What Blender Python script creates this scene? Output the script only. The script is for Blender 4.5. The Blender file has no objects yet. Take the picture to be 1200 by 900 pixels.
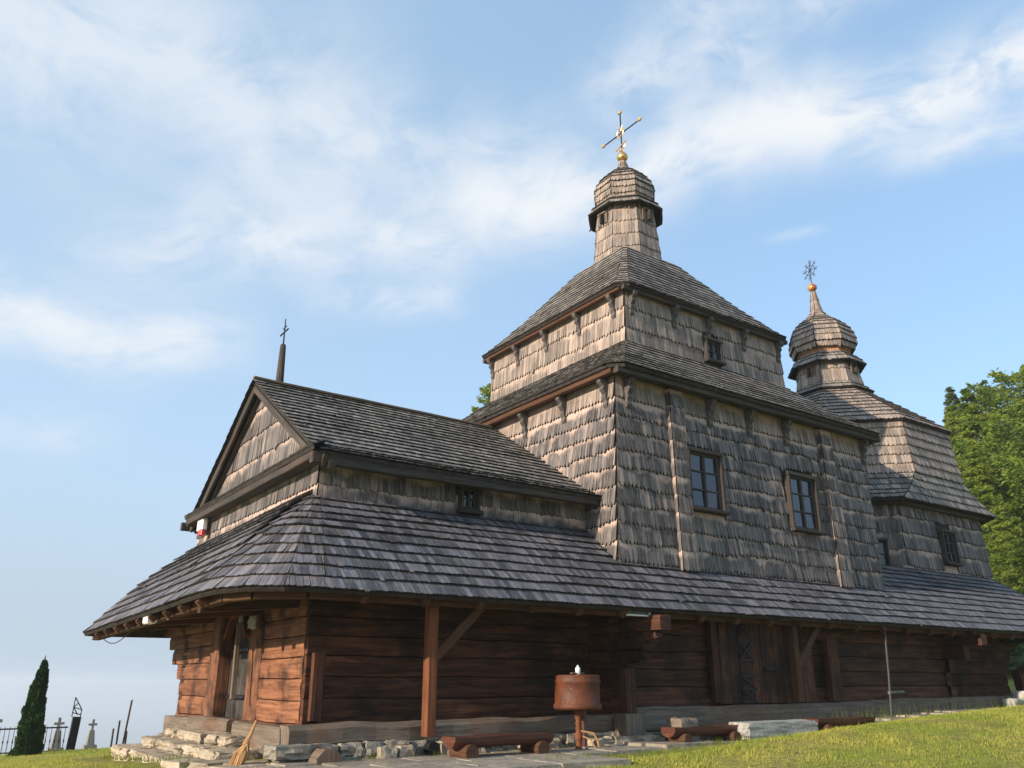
import bpy, math, random
from mathutils import Vector, Matrix, noise
R = math.radians
C = bpy.context.scene.collection
sc = bpy.context.scene
random.seed(7)
rnd = random.random
V = Vector
def uni(a, b): return a + (b-a)*rnd()
def nz(x, y=0., z=0.): return noise.noise(V((x, y, z)))
def lerp(a, b, t): return a + (b-a)*t

# ------------------------------------------------------------------ materials
class NT:
    def __init__(s, name):
        s.m = bpy.data.materials.new(name); s.m.use_nodes = True
        s.t = s.m.node_tree; s.n = s.t.nodes; s.l = s.t.links
        s.b = s.n['Principled BSDF']
    def N(s, ty, **k):
        n = s.n.new(ty)
        for a, v in k.items(): setattr(n, a, v)
        return n
    def put(s, sock, v):
        if hasattr(v, 'node'): s.l.new(v, sock)
        elif isinstance(v, tuple) and len(v) == 3 and sock.type == 'RGBA': sock.default_value = v + (1,)
        else: sock.default_value = v
    def math(s, op, a, b=None, c=None, clamp=False):
        n = s.N('ShaderNodeMath', operation=op, use_clamp=clamp)
        s.put(n.inputs[0], a)
        if b is not None: s.put(n.inputs[1], b)
        if c is not None: s.put(n.inputs[2], c)
        return n.outputs[0]
    def vec(s, op, a, b):
        n = s.N('ShaderNodeVectorMath', operation=op); s.put(n.inputs[0], a); s.put(n.inputs[1], b)
        return n.outputs[0]
    def noise(s, vec, scale=1., detail=3., rough=.6, dist=0.):
        n = s.N('ShaderNodeTexNoise'); s.put(n.inputs['Vector'], vec)
        n.inputs['Scale'].default_value = scale; n.inputs['Detail'].default_value = detail
        n.inputs['Roughness'].default_value = rough; n.inputs['Distortion'].default_value = dist
        return n.outputs['Fac']
    def mix(s, f, a, b, mode='MIX'):
        n = s.N('ShaderNodeMix', data_type='RGBA', blend_type=mode)
        s.put(n.inputs[0], f); s.put(n.inputs[6], a); s.put(n.inputs[7], b)
        return n.outputs[2]
    def ramp(s, f, a, b, lo=0., hi=1.):
        n = s.N('ShaderNodeMapRange', interpolation_type='SMOOTHSTEP')
        s.put(n.inputs[0], f); s.put(n.inputs[1], a); s.put(n.inputs[2], b); s.put(n.inputs[3], lo); s.put(n.inputs[4], hi)
        return n.outputs[0]
    def bump(s, h, strength=.3, dist=.01):
        n = s.N('ShaderNodeBump'); n.inputs['Strength'].default_value = strength; n.inputs['Distance'].default_value = dist
        s.put(n.inputs['Height'], h); s.l.new(n.outputs[0], s.b.inputs['Normal'])
    @property
    def pos(s): return s.N('ShaderNodeNewGeometry').outputs['Position']
    @property
    def isl(s): return s.N('ShaderNodeNewGeometry').outputs['Random Per Island']
    @property
    def uv(s): return s.N('ShaderNodeUVMap').outputs[0]
    @property
    def orand(s): return s.N('ShaderNodeObjectInfo').outputs['Random']
    def sep(s, v):
        n = s.N('ShaderNodeSeparateXYZ'); s.put(n.inputs[0], v); return n.outputs
    def out(s, col, rough=.8, spec=.3, metal=0.):
        s.put(s.b.inputs['Base Color'], col); s.put(s.b.inputs['Roughness'], rough)
        s.b.inputs['Specular IOR Level'].default_value = spec; s.b.inputs['Metallic'].default_value = metal
        return s.m

def mat_shingle(name, ga, gb, dark, fresh, famt=.6, moss=0., mosscol=(.07, .08, .03), rough=.75, spec=.3, tint=None):
    s = NT(name); u, v, _ = s.sep(s.uv)[0:3]
    i = s.isl
    cv = s.N('ShaderNodeCombineXYZ'); s.put(cv.inputs[0], s.math('MULTIPLY', u, 70.)); s.put(cv.inputs[1], s.math('MULTIPLY', v, 1.2)); s.put(cv.inputs[2], s.math('MULTIPLY', i, 37.))
    fib = s.noise(cv.outputs[0], 1., 4., .65)
    big = s.noise(s.pos, .9, 3., .6)
    mid = s.noise(s.pos, 3.3, 2., .5)
    col = s.mix(s.ramp(i, .05, .95), ga, gb)
    i2 = s.math('FRACT', s.math('MULTIPLY', i, 17.3))
    col = s.mix(s.ramp(i2, .8, 1., 0., .55), col, dark)
    col = s.mix(s.ramp(i2, .16, .0, 0., .5), col, fresh)
    col = s.mix(s.ramp(fib, .45, .72, 0., .75), col, dark)
    col = s.mix(s.ramp(fib, .5, .28, 0., .45), col, fresh)
    col = s.mix(s.ramp(big, .52, .75, 0., .5), col, dark)
    vv = s.math('ADD', v, s.math('MULTIPLY', s.math('SUBTRACT', fib, .5), 1.1))
    vv = s.math('ADD', vv, s.math('MULTIPLY', s.math('SUBTRACT', mid, .5), 1.3))
    col = s.mix(s.ramp(vv, .64, 1.08, 0., famt), col, fresh)
    if moss:
        mm = s.noise(s.pos, 2.1, 5., .7)
        col = s.mix(s.ramp(mm, .48, .64, 0., moss), col, mosscol)
    col = s.mix(s.ramp(v, -.2, -.5, 0., .9), col, (.018, .016, .014))
    s.bump(fib, .5, .012)
    return s.out(col, rough, spec)

def mat_wood(name, a, b, dark, patch=None, pamt=0., rough=.75, spec=.25, su=1.2, sv=16., crack=.6, patchscale=1.1):
    s = NT(name); u, v, _ = s.sep(s.uv)[0:3]; i = s.isl
    def cv(k1, k2):
        n = s.N('ShaderNodeCombineXYZ'); s.put(n.inputs[0], s.math('MULTIPLY', u, k1)); s.put(n.inputs[1], s.math('MULTIPLY', v, k2)); s.put(n.inputs[2], s.math('MULTIPLY', i, 29.)); return n.outputs[0]
    fib = s.noise(cv(su, sv), 1., 5., .68, .35)
    fine = s.noise(cv(su*2, sv*4), 1., 3., .6)
    cr = s.noise(cv(su*.6, sv*1.6), 1., 3., .5, .5)
    col = s.mix(s.ramp(fib, .3, .7), a, b)
    col = s.mix(s.ramp(i, 0., 1., 0., .45), col, dark)
    col = s.mix(s.ramp(fine, .5, .75, 0., .5), col, dark)
    if patch:
        col = s.mix(s.ramp(s.noise(s.pos, patchscale, 4., .65), .45, .66, 0., pamt), col, patch)
    col = s.mix(s.ramp(s.math('ABSOLUTE', s.math('SUBTRACT', cr, .5)), .018, 0., 0., crack), col, (.008, .006, .005))
    s.bump(s.math('ADD', fib, s.math('MULTIPLY', fine, .5)), .6, .02)
    return s.out(col, rough, spec)

def mat_stone(name, a, b, c, sc_=3., rough=.85):
    s = NT(name); i = s.isl; tc = s.pos
    n1 = s.noise(tc, sc_, 5., .65); n2 = s.noise(tc, sc_*5, 4., .7)
    col = s.mix(s.ramp(i, 0., 1.), a, b); col = s.mix(s.ramp(n1, .45, .62, 0., .8), col, c)
    col = s.mix(s.ramp(n2, .55, .75, 0., .6), col, (.04, .038, .033))
    s.bump(s.math('ADD', n1, n2), .7, .03)
    return s.out(col, rough, .25)

def mat_plain(name, col, rough=.6, metal=0., spec=.4, var=.25, scale=8., dark=None):
    s = NT(name); n = s.noise(s.pos, scale, 4., .6)
    d = dark or tuple(x*(1-var) for x in col)
    return s.out(s.mix(s.ramp(n, .35, .65), col, d), rough, spec, metal)

M = {}
M['wall'] = mat_shingle('weathered_wall_shingles', (.072, .067, .066), (.17, .152, .144), (.020, .020, .022), (.47, .355, .295), 1.)
M['walltop'] = mat_shingle('pale_wall_shingles', (.17, .142, .122), (.33, .265, .22), (.07, .06, .056), (.54, .405, .32), .7)
M['skirt'] = mat_shingle('bluish_roof_shingles', (.058, .054, .060), (.19, .178, .198), (.026, .024, .027), (.27, .235, .215), .3, .3, (.04, .04, .025), .55, .5)
M['roof'] = mat_shingle('old_roof_shingles', (.13, .118, .104), (.31, .28, .248), (.045, .041, .037), (.42, .36, .30), .4, .3, (.055, .058, .032), .7, .35)
M['dome'] = mat_shingle('dome_shingles', (.20, .165, .14), (.35, .285, .24), (.085, .072, .065), (.48, .34, .25), .4, .15, (.10, .09, .06), .65, .4)
M['under'] = mat_plain('dark_boards', (.045, .036, .03), .9, var=.5)
M['log'] = mat_wood('red_brown_logs', (.036, .015, .009), (.17, .066, .034), (.009, .006, .005), (.014, .010, .008), .8)  # dark red-brown wood, tone lowered further to stand in for eave shade
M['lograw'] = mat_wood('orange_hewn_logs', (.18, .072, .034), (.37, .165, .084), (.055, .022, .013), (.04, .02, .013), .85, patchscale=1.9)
M['grey'] = mat_wood('grey_weathered_timber', (.15, .12, .09), (.27, .22, .17), (.055, .042, .032), (.14, .07, .035), .6)
M['greyd'] = mat_wood('dark_cornice_timber', (.038, .033, .028), (.085, .073, .062), (.018, .016, .014), (.12, .07, .045), .3)
M['warm'] = mat_wood('warm_brown_timber', (.15, .05, .018), (.28, .10, .04), (.04, .016, .008), crack=.5)
M['rafter'] = mat_wood('rafter_timber', (.08, .036, .017), (.14, .065, .033), (.022, .011, .007))
M['red'] = mat_wood('red_stained_wood', (.09, .028, .016), (.16, .055, .03), (.035, .014, .01), rough=.45, spec=.5, crack=.2)
M['iron'] = mat_plain('dark_iron', (.03, .03, .035), .5, .6)
M['gold'] = mat_plain('gilded_metal', (.85, .58, .22), .32, .9, scale=14., dark=(.6, .3, .1))
M['copper'] = mat_plain('red_gold_orb', (.42, .12, .05), .45, .45, scale=7., dark=(.62, .33, .10))
M['white'] = mat_plain('white_plastic', (.78, .77, .72), .45, var=.08)
M['redp'] = mat_plain('red_plastic', (.6, .03, .025), .35, var=.1)
M['straw'] = mat_wood('broom_straw', (.45, .25, .10), (.56, .34, .15), (.22, .11, .045), crack=.3, sv=60.)
M['stone'] = mat_stone('pale_limestone', (.40, .335, .245), (.26, .225, .17), (.48, .40, .295))
M['stoned'] = mat_stone('damp_grey_stone', (.27, .245, .20), (.18, .17, .145), (.33, .27, .20))
M['slab'] = mat_stone('grey_slab_stone', (.36, .35, .32), (.32, .31, .29), (.45, .43, .39), 5.)
M['paving'] = mat_stone('paving_stone', (.30, .26, .205), (.235, .205, .165), (.38, .32, .24), 2.5)
M['grave'] = mat_stone('grave_stone', (.27, .255, .24), (.22, .21, .2), (.18, .17, .16), 4.)

s = NT('window_glass'); s.out((.010, .018, .035), .03, .5); s.b.inputs['IOR'].default_value = 1.72
wv = s.noise(s.pos, 2.5, 1., .5); s.bump(wv, .12, .02); M['glass'] = s.m

s = NT('rusty_red_enamel'); n1 = s.noise(s.pos, 7., 5., .7); n2 = s.noise(s.pos, 22., 4., .7)
col = s.mix(s.ramp(n1, .35, .65), (.13, .036, .011), (.07, .022, .01)); col = s.mix(s.ramp(n2, .58, .68, 0., .6), col, (.24, .14, .08))
M['tank'] = s.out(col, .6, .35)

s = NT('grass_ground'); n1 = s.noise(s.pos, .6, 4., .6); n2 = s.noise(s.pos, 9., 5., .7)
col = s.mix(s.ramp(n1, .35, .65), (.22, .24, .04), (.32, .27, .08)); col = s.mix(s.ramp(n2, .4, .7, 0., .7), col, (.055, .07, .015))
farf = s.N('ShaderNodeVectorMath', operation='LENGTH'); s.put(farf.inputs[0], s.pos)
fields = s.mix(s.ramp(s.noise(s.pos, .006, 3., .5), .45, .55), (.05, .075, .03), (.13, .13, .06))
col = s.mix(s.ramp(farf.outputs['Value'], 60., 250.), col, fields)
s.bump(n2, .6, .05); M['ground'] = s.out(col, .95, .1)

def mat_leaf(name, a, b, c, trans=.35):
    s = NT(name); i = s.isl
    col = s.mix(i, a, b); col = s.mix(s.ramp(s.noise(s.pos, .9, 3., .6), .42, .65, 0., .8), col, c)
    s.out(col, .6, .25)
    tr = s.N('ShaderNodeBsdfTranslucent'); s.put(tr.inputs[0], col)
    mx = s.N('ShaderNodeMixShader'); mx.inputs[0].default_value = trans
    s.l.new(s.b.outputs[0], mx.inputs[1]); s.l.new(tr.outputs[0], mx.inputs[2]); s.l.new(mx.outputs[0], s.n['Material Output'].inputs[0])
    return s.m
M['blade'] = mat_leaf('grass_blades', (.36, .40, .055), (.58, .50, .12), (.24, .33, .04), .45)
M['leaf'] = mat_leaf('yellow_green_foliage', (.17, .25, .03), (.28, .32, .045), (.10, .17, .025), .45)
M['needle'] = mat_leaf('dark_needles', (.07, .11, .03), (.12, .15, .045), (.05, .08, .03), .2)
M['thuja'] = mat_leaf('thuja_green', (.02, .055, .012), (.04, .085, .02), (.012, .035, .01), .12)
M['bark'] = mat_wood('bark', (.07, .05, .035), (.12, .09, .06), (.03, .02, .015))

# ------------------------------------------------------------------ mesh builder
class MB:
    def __init__(s): s.v = []; s.f = []; s.uv = []; s.mi = []
    def face(s, pts, uvs=None, mi=0):
        b = len(s.v); s.v.extend(pts); n = len(pts); s.f.append(tuple(range(b, b+n)))
        s.uv.extend(uvs or [(0., 0.)]*n); s.mi.append(mi)
    def mesh(s, verts, faces, uvf=None, mi=0):
        b = len(s.v); s.v.extend(verts)
        for k, f in enumerate(faces):
            s.f.append(tuple(b+q for q in f)); s.mi.append(mi)
            if uvf: s.uv.extend(uvf[k])
            else:
                pts = [verts[q] for q in f]
                for q in pts: s.uv.append((q[0]+q[1], q[2]))
    def build(s, name, mats, parent=None, smooth=False, loc=None):
        me = bpy.data.meshes.new(name)
        me.from_pydata([tuple(p) for p in s.v], [], s.f)
        ul = me.uv_layers.new(name='UVMap'); flat = [c for p in s.uv for c in p]
        ul.data.foreach_set('uv', flat)
        if not isinstance(mats, (list, tuple)): mats = [mats]
        for m in mats: me.materials.append(m)
        me.polygons.foreach_set('material_index', s.mi)
        if smooth: me.polygons.foreach_set('use_smooth', [True]*len(s.f))
        me.update()
        o = bpy.data.objects.new(name, me); C.objects.link(o)
        if loc is not None:
            me.transform(Matrix.Translation(-V(loc))); o.location = loc
        if parent is not None:
            pl = V((0, 0, 0)); q = parent
            while q is not None: pl = pl + q.location; q = q.parent
            o.parent = parent
            o.location = V(o.location) - pl
        return o
    # a squared beam with slight wobble, uv along its length
    def beam(s, p0, p1, w, h, up=V((0, 0, 1)), seg=None, wob=.006, mi=0, bev=.012, taper=1.):
        p0, p1 = V(p0), V(p1); d = p1-p0; L = d.length; d.normalize()
        side = d.cross(up)
        if side.length < 1e-4: side = d.cross(V((0, 1, 0)))
        side.normalize(); u2 = side.cross(d).normalized()
        seg = seg or max(1, min(24, int(L/.5)))
        prof = [(-w/2, -h/2+bev), (-w/2+bev, -h/2), (w/2-bev, -h/2), (w/2, -h/2+bev), (w/2, h/2-bev), (w/2-bev, h/2), (-w/2+bev, h/2), (-w/2, h/2-bev)]
        per = [0.]
        for k in range(8):
            a, b = prof[k], prof[(k+1) % 8]; per.append(per[-1]+math.hypot(b[0]-a[0], b[1]-a[1]))
        o1 = rnd()*50; vs = []
        for i in range(seg+1):
            t = i/seg; c = p0 + d*L*t + side*nz(o1+t*L*1.5)*wob*2 + u2*nz(o1+9+t*L*1.5)*wob*2; k_ = lerp(1., taper, t)
            for (a, b) in prof: vs.append(c + side*a*k_ + u2*b*k_)
        fs = []; us = []
        for i in range(seg):
            for k in range(8):
                a = i*8+k; b = i*8+(k+1) % 8
                fs.append((a, b, b+8, a+8)); u0 = o1+L*i/seg; u1 = o1+L*(i+1)/seg
                us.append([(u0, per[k]), (u0, per[k+1]), (u1, per[k+1]), (u1, per[k])])
        fs.append(tuple(range(7, -1, -1))); us.append([(o1+q[1], q[0]*.5) for q in reversed(prof)])
        fs.append(tuple(seg*8+k for k in range(8))); us.append([(o1+q[1], q[0]*.5) for q in prof])
        s.mesh(vs, fs, us, mi)
    def tube(s, pts, rad, n=10, mi=0, cap=True):
        pts = [V(p) for p in pts]; m = len(pts); rad = rad if isinstance(rad, (list, tuple)) else [rad]*m
        vs = []; o1 = rnd()*30; ls = [0.]
        for i in range(1, m): ls.append(ls[-1]+(pts[i]-pts[i-1]).length)
        for i, p in enumerate(pts):
            d = (pts[min(i+1, m-1)]-pts[max(i-1, 0)]).normalized()
            a = d.cross(V((.13, .97, .2)) if abs(d.y) < .9 else V((1, 0, 0))).normalized(); b = d.cross(a)
            for k in range(n):
                t = 2*math.pi*k/n; vs.append(p + (a*math.cos(t)+b*math.sin(t))*rad[i])
        fs = []; us = []
        for i in range(m-1):
            for k in range(n):
                a_ = i*n+k; b_ = i*n+(k+1) % n; fs.append((a_, b_, b_+n, a_+n)); q = rad[i]*6.28/n
                us.append([(o1+ls[i], k*q), (o1+ls[i], (k+1)*q), (o1+ls[i+1], (k+1)*q), (o1+ls[i+1], k*q)])
        if cap:
            fs.append(tuple(range(n-1, -1, -1))); us.append([(o1+.2*math.cos(k), .2*math.sin(k)) for k in range(n)])
            fs.append(tuple((m-1)*n+k for k in range(n))); us.append([(o1+.2*math.cos(k), .2*math.sin(k)) for k in range(n)])
        s.mesh(vs, fs, us, mi)
    def stone(s, c, sx, sy, sz, seed=0, mi=0, box=.55, rz=0., n=4, rough=.09):
        c = V(c); idx = {}; vs = []; fs = []
        ca, sa = math.cos(rz), math.sin(rz)
        def vert(p):
            key = tuple(round(q, 4) for q in p)
            if key in idx: return idx[key]
            q = V(p); sph = q.normalized(); r = sph.lerp(q, box)
            r = r*(1 + rough*2*noise.noise(q*1.1+V((seed*3.1, 0, 0))) + rough*noise.noise(q*2.9+V((0, seed*1.7, 0))))
            x, y, z = r.x*sx/2, r.y*sy/2, r.z*sz/2
            vs.append(V((c.x+x*ca-y*sa, c.y+x*sa+y*ca, c.z+z))); idx[key] = len(vs)-1; return idx[key]
        for ax in range(3):
            for sg in (-1, 1):
                for i in range(n):
                    for j in range(n):
                        q = []
                        for (a, b) in ((i, j), (i+1, j), (i+1, j+1), (i, j+1)):
                            p = [0, 0, 0]; p[ax] = sg; p[(ax+1) % 3] = -1+2*a/n; p[(ax+2) % 3] = -1+2*b/n; q.append(vert(tuple(p)))
                        fs.append(tuple(q if sg > 0 else q[::-1]))
        s.mesh(vs, fs, None, mi)

def pl_eval(pl, t):
    # polyline by its own arc length
    ls = [0.]
    for a, b in zip(pl, pl[1:]): ls.append(ls[-1]+(b-a).length)
    x = t*ls[-1]
    for k in range(len(pl)-1):
        if x <= ls[k+1] or k == len(pl)-2:
            return pl[k].lerp(pl[k+1], (x-ls[k])/max(1e-9, ls[k+1]-ls[k]))
class Line:
    def __init__(s, pts, w):      # w: shared arc parameter for every point
        s.p = pts; s.w = w
    def __call__(s, t):
        t = max(0., min(1., t)); w = s.w
        for k in range(len(w)-1):
            if t <= w[k+1] or k == len(w)-2: return s.p[k].lerp(s.p[k+1], (t-w[k])/max(1e-9, w[k+1]-w[k]))

def shingles(mb, Lp, Rp, expo, w, thick=.026, lift=.034, scal=.3, jit=.06, holes=(), first=None, sheet=True, under=.05, skip=None, wavy=.0, und=0.):
    Lp = [V(p) for p in Lp]; Rp = [V(p) for p in Rp]
    mid = [(a+b)/2 for a, b in zip(Lp, Rp)]; ls = [0.]
    # length measured square to the courses
    for k in range(len(mid)-1):
        e = (Rp[0]-Lp[0]).normalized(); d = mid[k+1]-mid[k]; d = d - e*d.dot(e); ls.append(ls[-1]+max(1e-4, d.length))
    T = ls[-1]; W_ = [x/T for x in ls]; L = Line(Lp, W_); Rr = Line(Rp, W_)
    e = (Rp[0]-Lp[0])
    if e.length < 1e-3: e = Rp[-1]-Lp[-1]
    e.normalize()
    org = Lp[0]
    n = max(1, round(T/expo)); ex = T/n; seedf = rnd()*99
    for k in range(n):
        tb = k*ex; tt = min(T, tb+ex*1.3)
        la, ra, lt, rt = L(tb/T), Rr(tb/T), L(tt/T), Rr(tt/T)
        d = ((lt+rt)/2-(la+ra)/2); d = d-e*d.dot(e)
        if d.length < 1e-5: continue
        d.normalize(); nr = e.cross(d).normalized()
        ca, cb, ta, tb_ = (la-org).dot(e), (ra-org).dot(e), (lt-org).dot(e), (rt-org).dot(e)
        if cb-ca < .02 and tb_-ta < .02: continue
        c0 = min(ca, ta); c1 = max(cb, tb_); c = c0 + uni(-.9, 0)*w
        while c < c1:
            ww = w*uni(.72, 1.3); x0, x1 = c, c+ww-.004; c += ww
            b0, b1 = max(x0, ca), min(x1, cb); t0, t1 = max(x0, ta), min(x1, tb_)
            if b1-b0 < .008 and t1-t0 < .008: continue
            if b1 <= b0: m_ = min(max((x0+x1)/2, ca), cb); b0, b1 = m_-.001, m_+.001
            if t1 <= t0: m_ = min(max((x0+x1)/2, ta), tb_); t0, t1 = m_-.001, m_+.001
            fb = lambda q: la + e*(q-ca)
            ft = lambda q: lt + e*(q-ta)
            if holes:
                cc = fb((b0+b1)/2); zm = cc+d*ex*.5; bad = False
                for (ax, a0, a1, z0, z1) in holes:
                    if a0 < zm[ax] < a1 and z0 < zm.z < z1: bad = True
                if bad: continue
            wl = b1-b0; drop = uni(-.5, .5)*jit*ex*.7 + (wavy*nz(seedf+b0*1.3, k*.7) if wavy else 0.); lf = lift*uni(.9, 1.1) + uni(0, .004) + (und*(.5+.5*nz(c0*0+b0*.45+seedf, k*.35)) if und else 0.)
            if rnd() < .015: drop -= uni(.02, .05); lf += .01
            tilt = uni(-.004, .004)
            tip = [(0., 0.), (.22, .75), (.5, 1.), (.78, .75), (1., 0.)] if scal else [(0., 0.), (1., uni(-.1, .1))]
            pts = [ft(t1)+nr*.006, ft(t0)+nr*.006]
            dep = []
            for (u, q) in tip:
                dep.append(fb(b0+wl*u) - d*(q*scal*wl if scal else 0.) + d*(drop+scal*w*.5) + nr*(lf+tilt*(u-.5)*2))
            uo = k*3.7; Lc = ex*1.3
            front = [pts[1]] + dep + [pts[0]]
            fu = [(uo+t0, 1.3)] + [(uo+b0+wl*u, 0.) for (u, q) in tip] + [(uo+t1, 1.3)]
            back = [p-nr*thick for p in dep]
            vs = front + back; nt = len(tip)
            fs = [tuple(range(nt+2))]; us = [fu]
            for j in range(nt-1):
                fs.append((1+j, nt+2+j, nt+3+j, 2+j)); us.append([(fu[1+j][0], -1.)]*4)
            fs.append((0, nt+2, 1)); us.append([(fu[1][0], -.6)]*3)
            fs.append((nt, 2*nt+1, nt+1)); us.append([(fu[nt][0], -.6)]*3)
            mb.mesh(vs, fs, us, 0)
    if sheet:
        for k in range(len(Lp)-1):
            d = ((Lp[k+1]+Rp[k+1])/2-(Lp[k]+Rp[k])/2); d = d-e*d.dot(e)
            nr = e.cross(d).normalized(); a, b, c_, dd = Lp[k], Rp[k], Rp[k+1], Lp[k+1]
            o_ = nr*.004
            mb.face([a+o_, b+o_, c_+o_, dd+o_], None, 1)
            if under:
                u_ = -nr*under
                mb.face([a+u_, dd+u_, c_+u_, b+u_], None, 1)
                if k == 0: mb.face([a+u_, b+u_, b+o_, a+o_], None, 1)

def ring_shingles(mb, rings, expo, w, sides=None, **k):
    n = len(rings[0])
    for i in range(n):
        if sides is not None and i not in sides: continue
        j = (i+1) % n
        shingles(mb, [V(r[i]) for r in rings], [V(r[j]) for r in rings], expo, w, **k)

def profile(base, top, prof):
    # base/top polygons, prof: (fraction inwards, fraction of height)
    return [[V((lerp(a[0], b[0], f), lerp(a[1], b[1], f), lerp(a[2], b[2], g))) for a, b in zip(base, top)] for f, g in prof]
def octo(cx, cy, z, ap, rot=math.pi/8, lean=(0, 0), z0=0.):
    r = ap/math.cos(math.pi/8); cx += lean[0]*(z-z0); cy += lean[1]*(z-z0)
    return [V((cx+r*math.cos(-math.pi/2-math.pi/8+k*math.pi/4), cy+r*math.sin(-math.pi/2-math.pi/8+k*math.pi/4), z)) for k in range(8)]

def tag(o, label=None, cat=None, group=None, kind=None):
    if label: o['label'] = label
    if cat: o['category'] = cat
    if group: o['group'] = group
    if kind: o['kind'] = kind
    return o
def thing(name, loc, label, cat, group=None):
    o = bpy.data.objects.new(name, None); C.objects.link(o); o.location = loc; o.empty_display_size = .2
    return tag(o, label, cat, group)

# ------------------------------------------------------------------ terrain
def pw(x, tab):
    if x <= tab[0][0]: return tab[0][1]
    for (a, b), (c, d) in zip(tab, tab[1:]):
        if x <= c: return lerp(b, d, (x-a)/(c-a))
    return tab[-1][1]
def sst(a, b, x):
    t = max(0., min(1., (x-a)/(b-a))); return t*t*(3-2*t)
AX = [(-20, -1.5), (0, -1.02), (4, -.88), (8, -.86), (11, -.68), (14, -.53), (17, -.42), (23, -.36), (30, .1), (50, 2.6), (80, 4.)]
def zg(x, y):
    z = pw(x, AX)
    z -= .062*max(0., 8-y)*(1 if y > -30 else .5)
    north = max(0., y-11)
    z -= north*.052*(1-sst(18, 34, x))
    # path trench along the wall where the lawn crest hides it
    z -= .14*sst(8.0, 8.9, y)*sst(8.5, 11, x)*(1-sst(21, 24, x))
    # drop-offs round the hilltop
    cx, cy = 10., 8.
    d = math.hypot(x-cx, y-cy)
    ang = math.atan2(y-cy, x-cx); east = max(0., math.cos(ang-.25))
    start = 19. + 60*east**1.5
    if d > start:
        drop = 240*sst(0, 1100, d-start) + .10*min(d-start, 60)*(1-east)
        z = lerp(z, -2.0-.0*d, sst(0, 60, d-start)*(1-east)) - drop
    return z
mb = MB(); cx, cy = 8., 8.; rs = [0.]; r = .35
while r < 9000: rs.append(r); r += max(.35, r*.045)
nA = 144; vs = [V((cx, cy, zg(cx, cy)))]; fs = []
for q in rs[1:]:
    for a in range(nA):
        t = 2*math.pi*a/nA; x, y = cx+q*math.cos(t), cy+q*math.sin(t)
        vs.append(V((x, y, zg(x, y)+.02*nz(x*.7, y*.7)+.01*nz(x*2, y*2))))
for a in range(nA): fs.append((0, 1+a, 1+(a+1) % nA))
for k in range(len(rs)-2):
    for a in range(nA):
        b = 1+k*nA; fs.append((b+a, b+nA+a, b+nA+(a+1) % nA, b+(a+1) % nA))
mb.mesh(vs, fs); tag(mb.build('ground', M['ground'], smooth=True), kind='structure')

# ------------------------------------------------------------------ church
CH = thing('wooden_church', (12.6, 13.5, -.9), 'dark timber church with tiered shingled roofs and two onion domes on a grassy hilltop', 'church')
XW, YS, YN = 4.285, 10.67, 16.42
NX0, NX1, NY0, NY1 = 9.0, 16.35, 9.9, 17.2
AXC, AYC = 21.05, 13.54

# rubble foundation
mb = MB(); k = 0
def rubble(p0, p1, z0, z1, depth=.35, sz=(.16, .42)):
    global k
    p0, p1 = V(p0), V(p1); L = (p1-p0).length; d = (p1-p0).normalized(); rz = math.atan2(d.y, d.x)
    z = z0
    while z < z1-.03:
        h = min(uni(.11, .2), z1-z+.02); x = uni(-.1, 0)
        while x < L:
            w_ = uni(*sz); c = p0+d*(x+w_/2); k += 1
            zb = zg(c.x, c.y)
            if z+h > zb-.1:
                mb.stone((c.x+uni(-.02, .02), c.y+uni(-.03, .03), z+h/2), w_*1.06, depth*uni(.9, 1.15), h*1.08, k, box=.66, rz=rz, rough=.14)
            x += w_
        z += h*.97
rubble((3.7, 9.84, 0), (9.0, 9.84, 0), -1.05, -.68, sz=(.14, .5))
rubble((9.0, 9.9, 0), (22.9, 9.9, 0), -.9, -.70, sz=(.3, .8))
rubble((4.2, 16.4, 0), (4.2, 10.3, 0), -1.4, -.86)
mb.build('foundation', [M['stoned']], CH)
# pale rubble patches with squared blocks under the sill
for i, (x, y, w_, h, z) in enumerate([(4.95, 9.66, .22, .2, -.80), (5.2, 9.66, .2, .19, -.80), (5.78, 9.64, .26, .24, -.78), (6.02, 9.65, .2, .16, -.79), (5.35, 9.45, .5, .2, -.93), (6.15, 9.62, .26, .25, -.80), (4.45, 9.55, .4, .2, -.93), (8.6, 9.5, .5, .16, -.78), (8.9, 9.35, .3, .17, -.78), (8.2, 9.55, .35, .14, -.8), (4.2, 9.45, .35, .2, -.95), (7.3, 9.62, .3, .15, -.76), (7.0, 9.62, .26, .14, -.74), (8.45, 9.45, .6, .15, -.86)]):
    mb = MB(); mb.stone((x, y, z), w_, .3, h, i+300, box=.8, rough=.13); mb.build('footing_stone', [M['stone']], CH)
# drain opening in the footing
mb = MB(); mb.tube([(5.56, 9.75, -.74), (5.56, 9.52, -.74)], .07, 14)
mb.build('drain_opening', M['iron'], CH)

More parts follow.
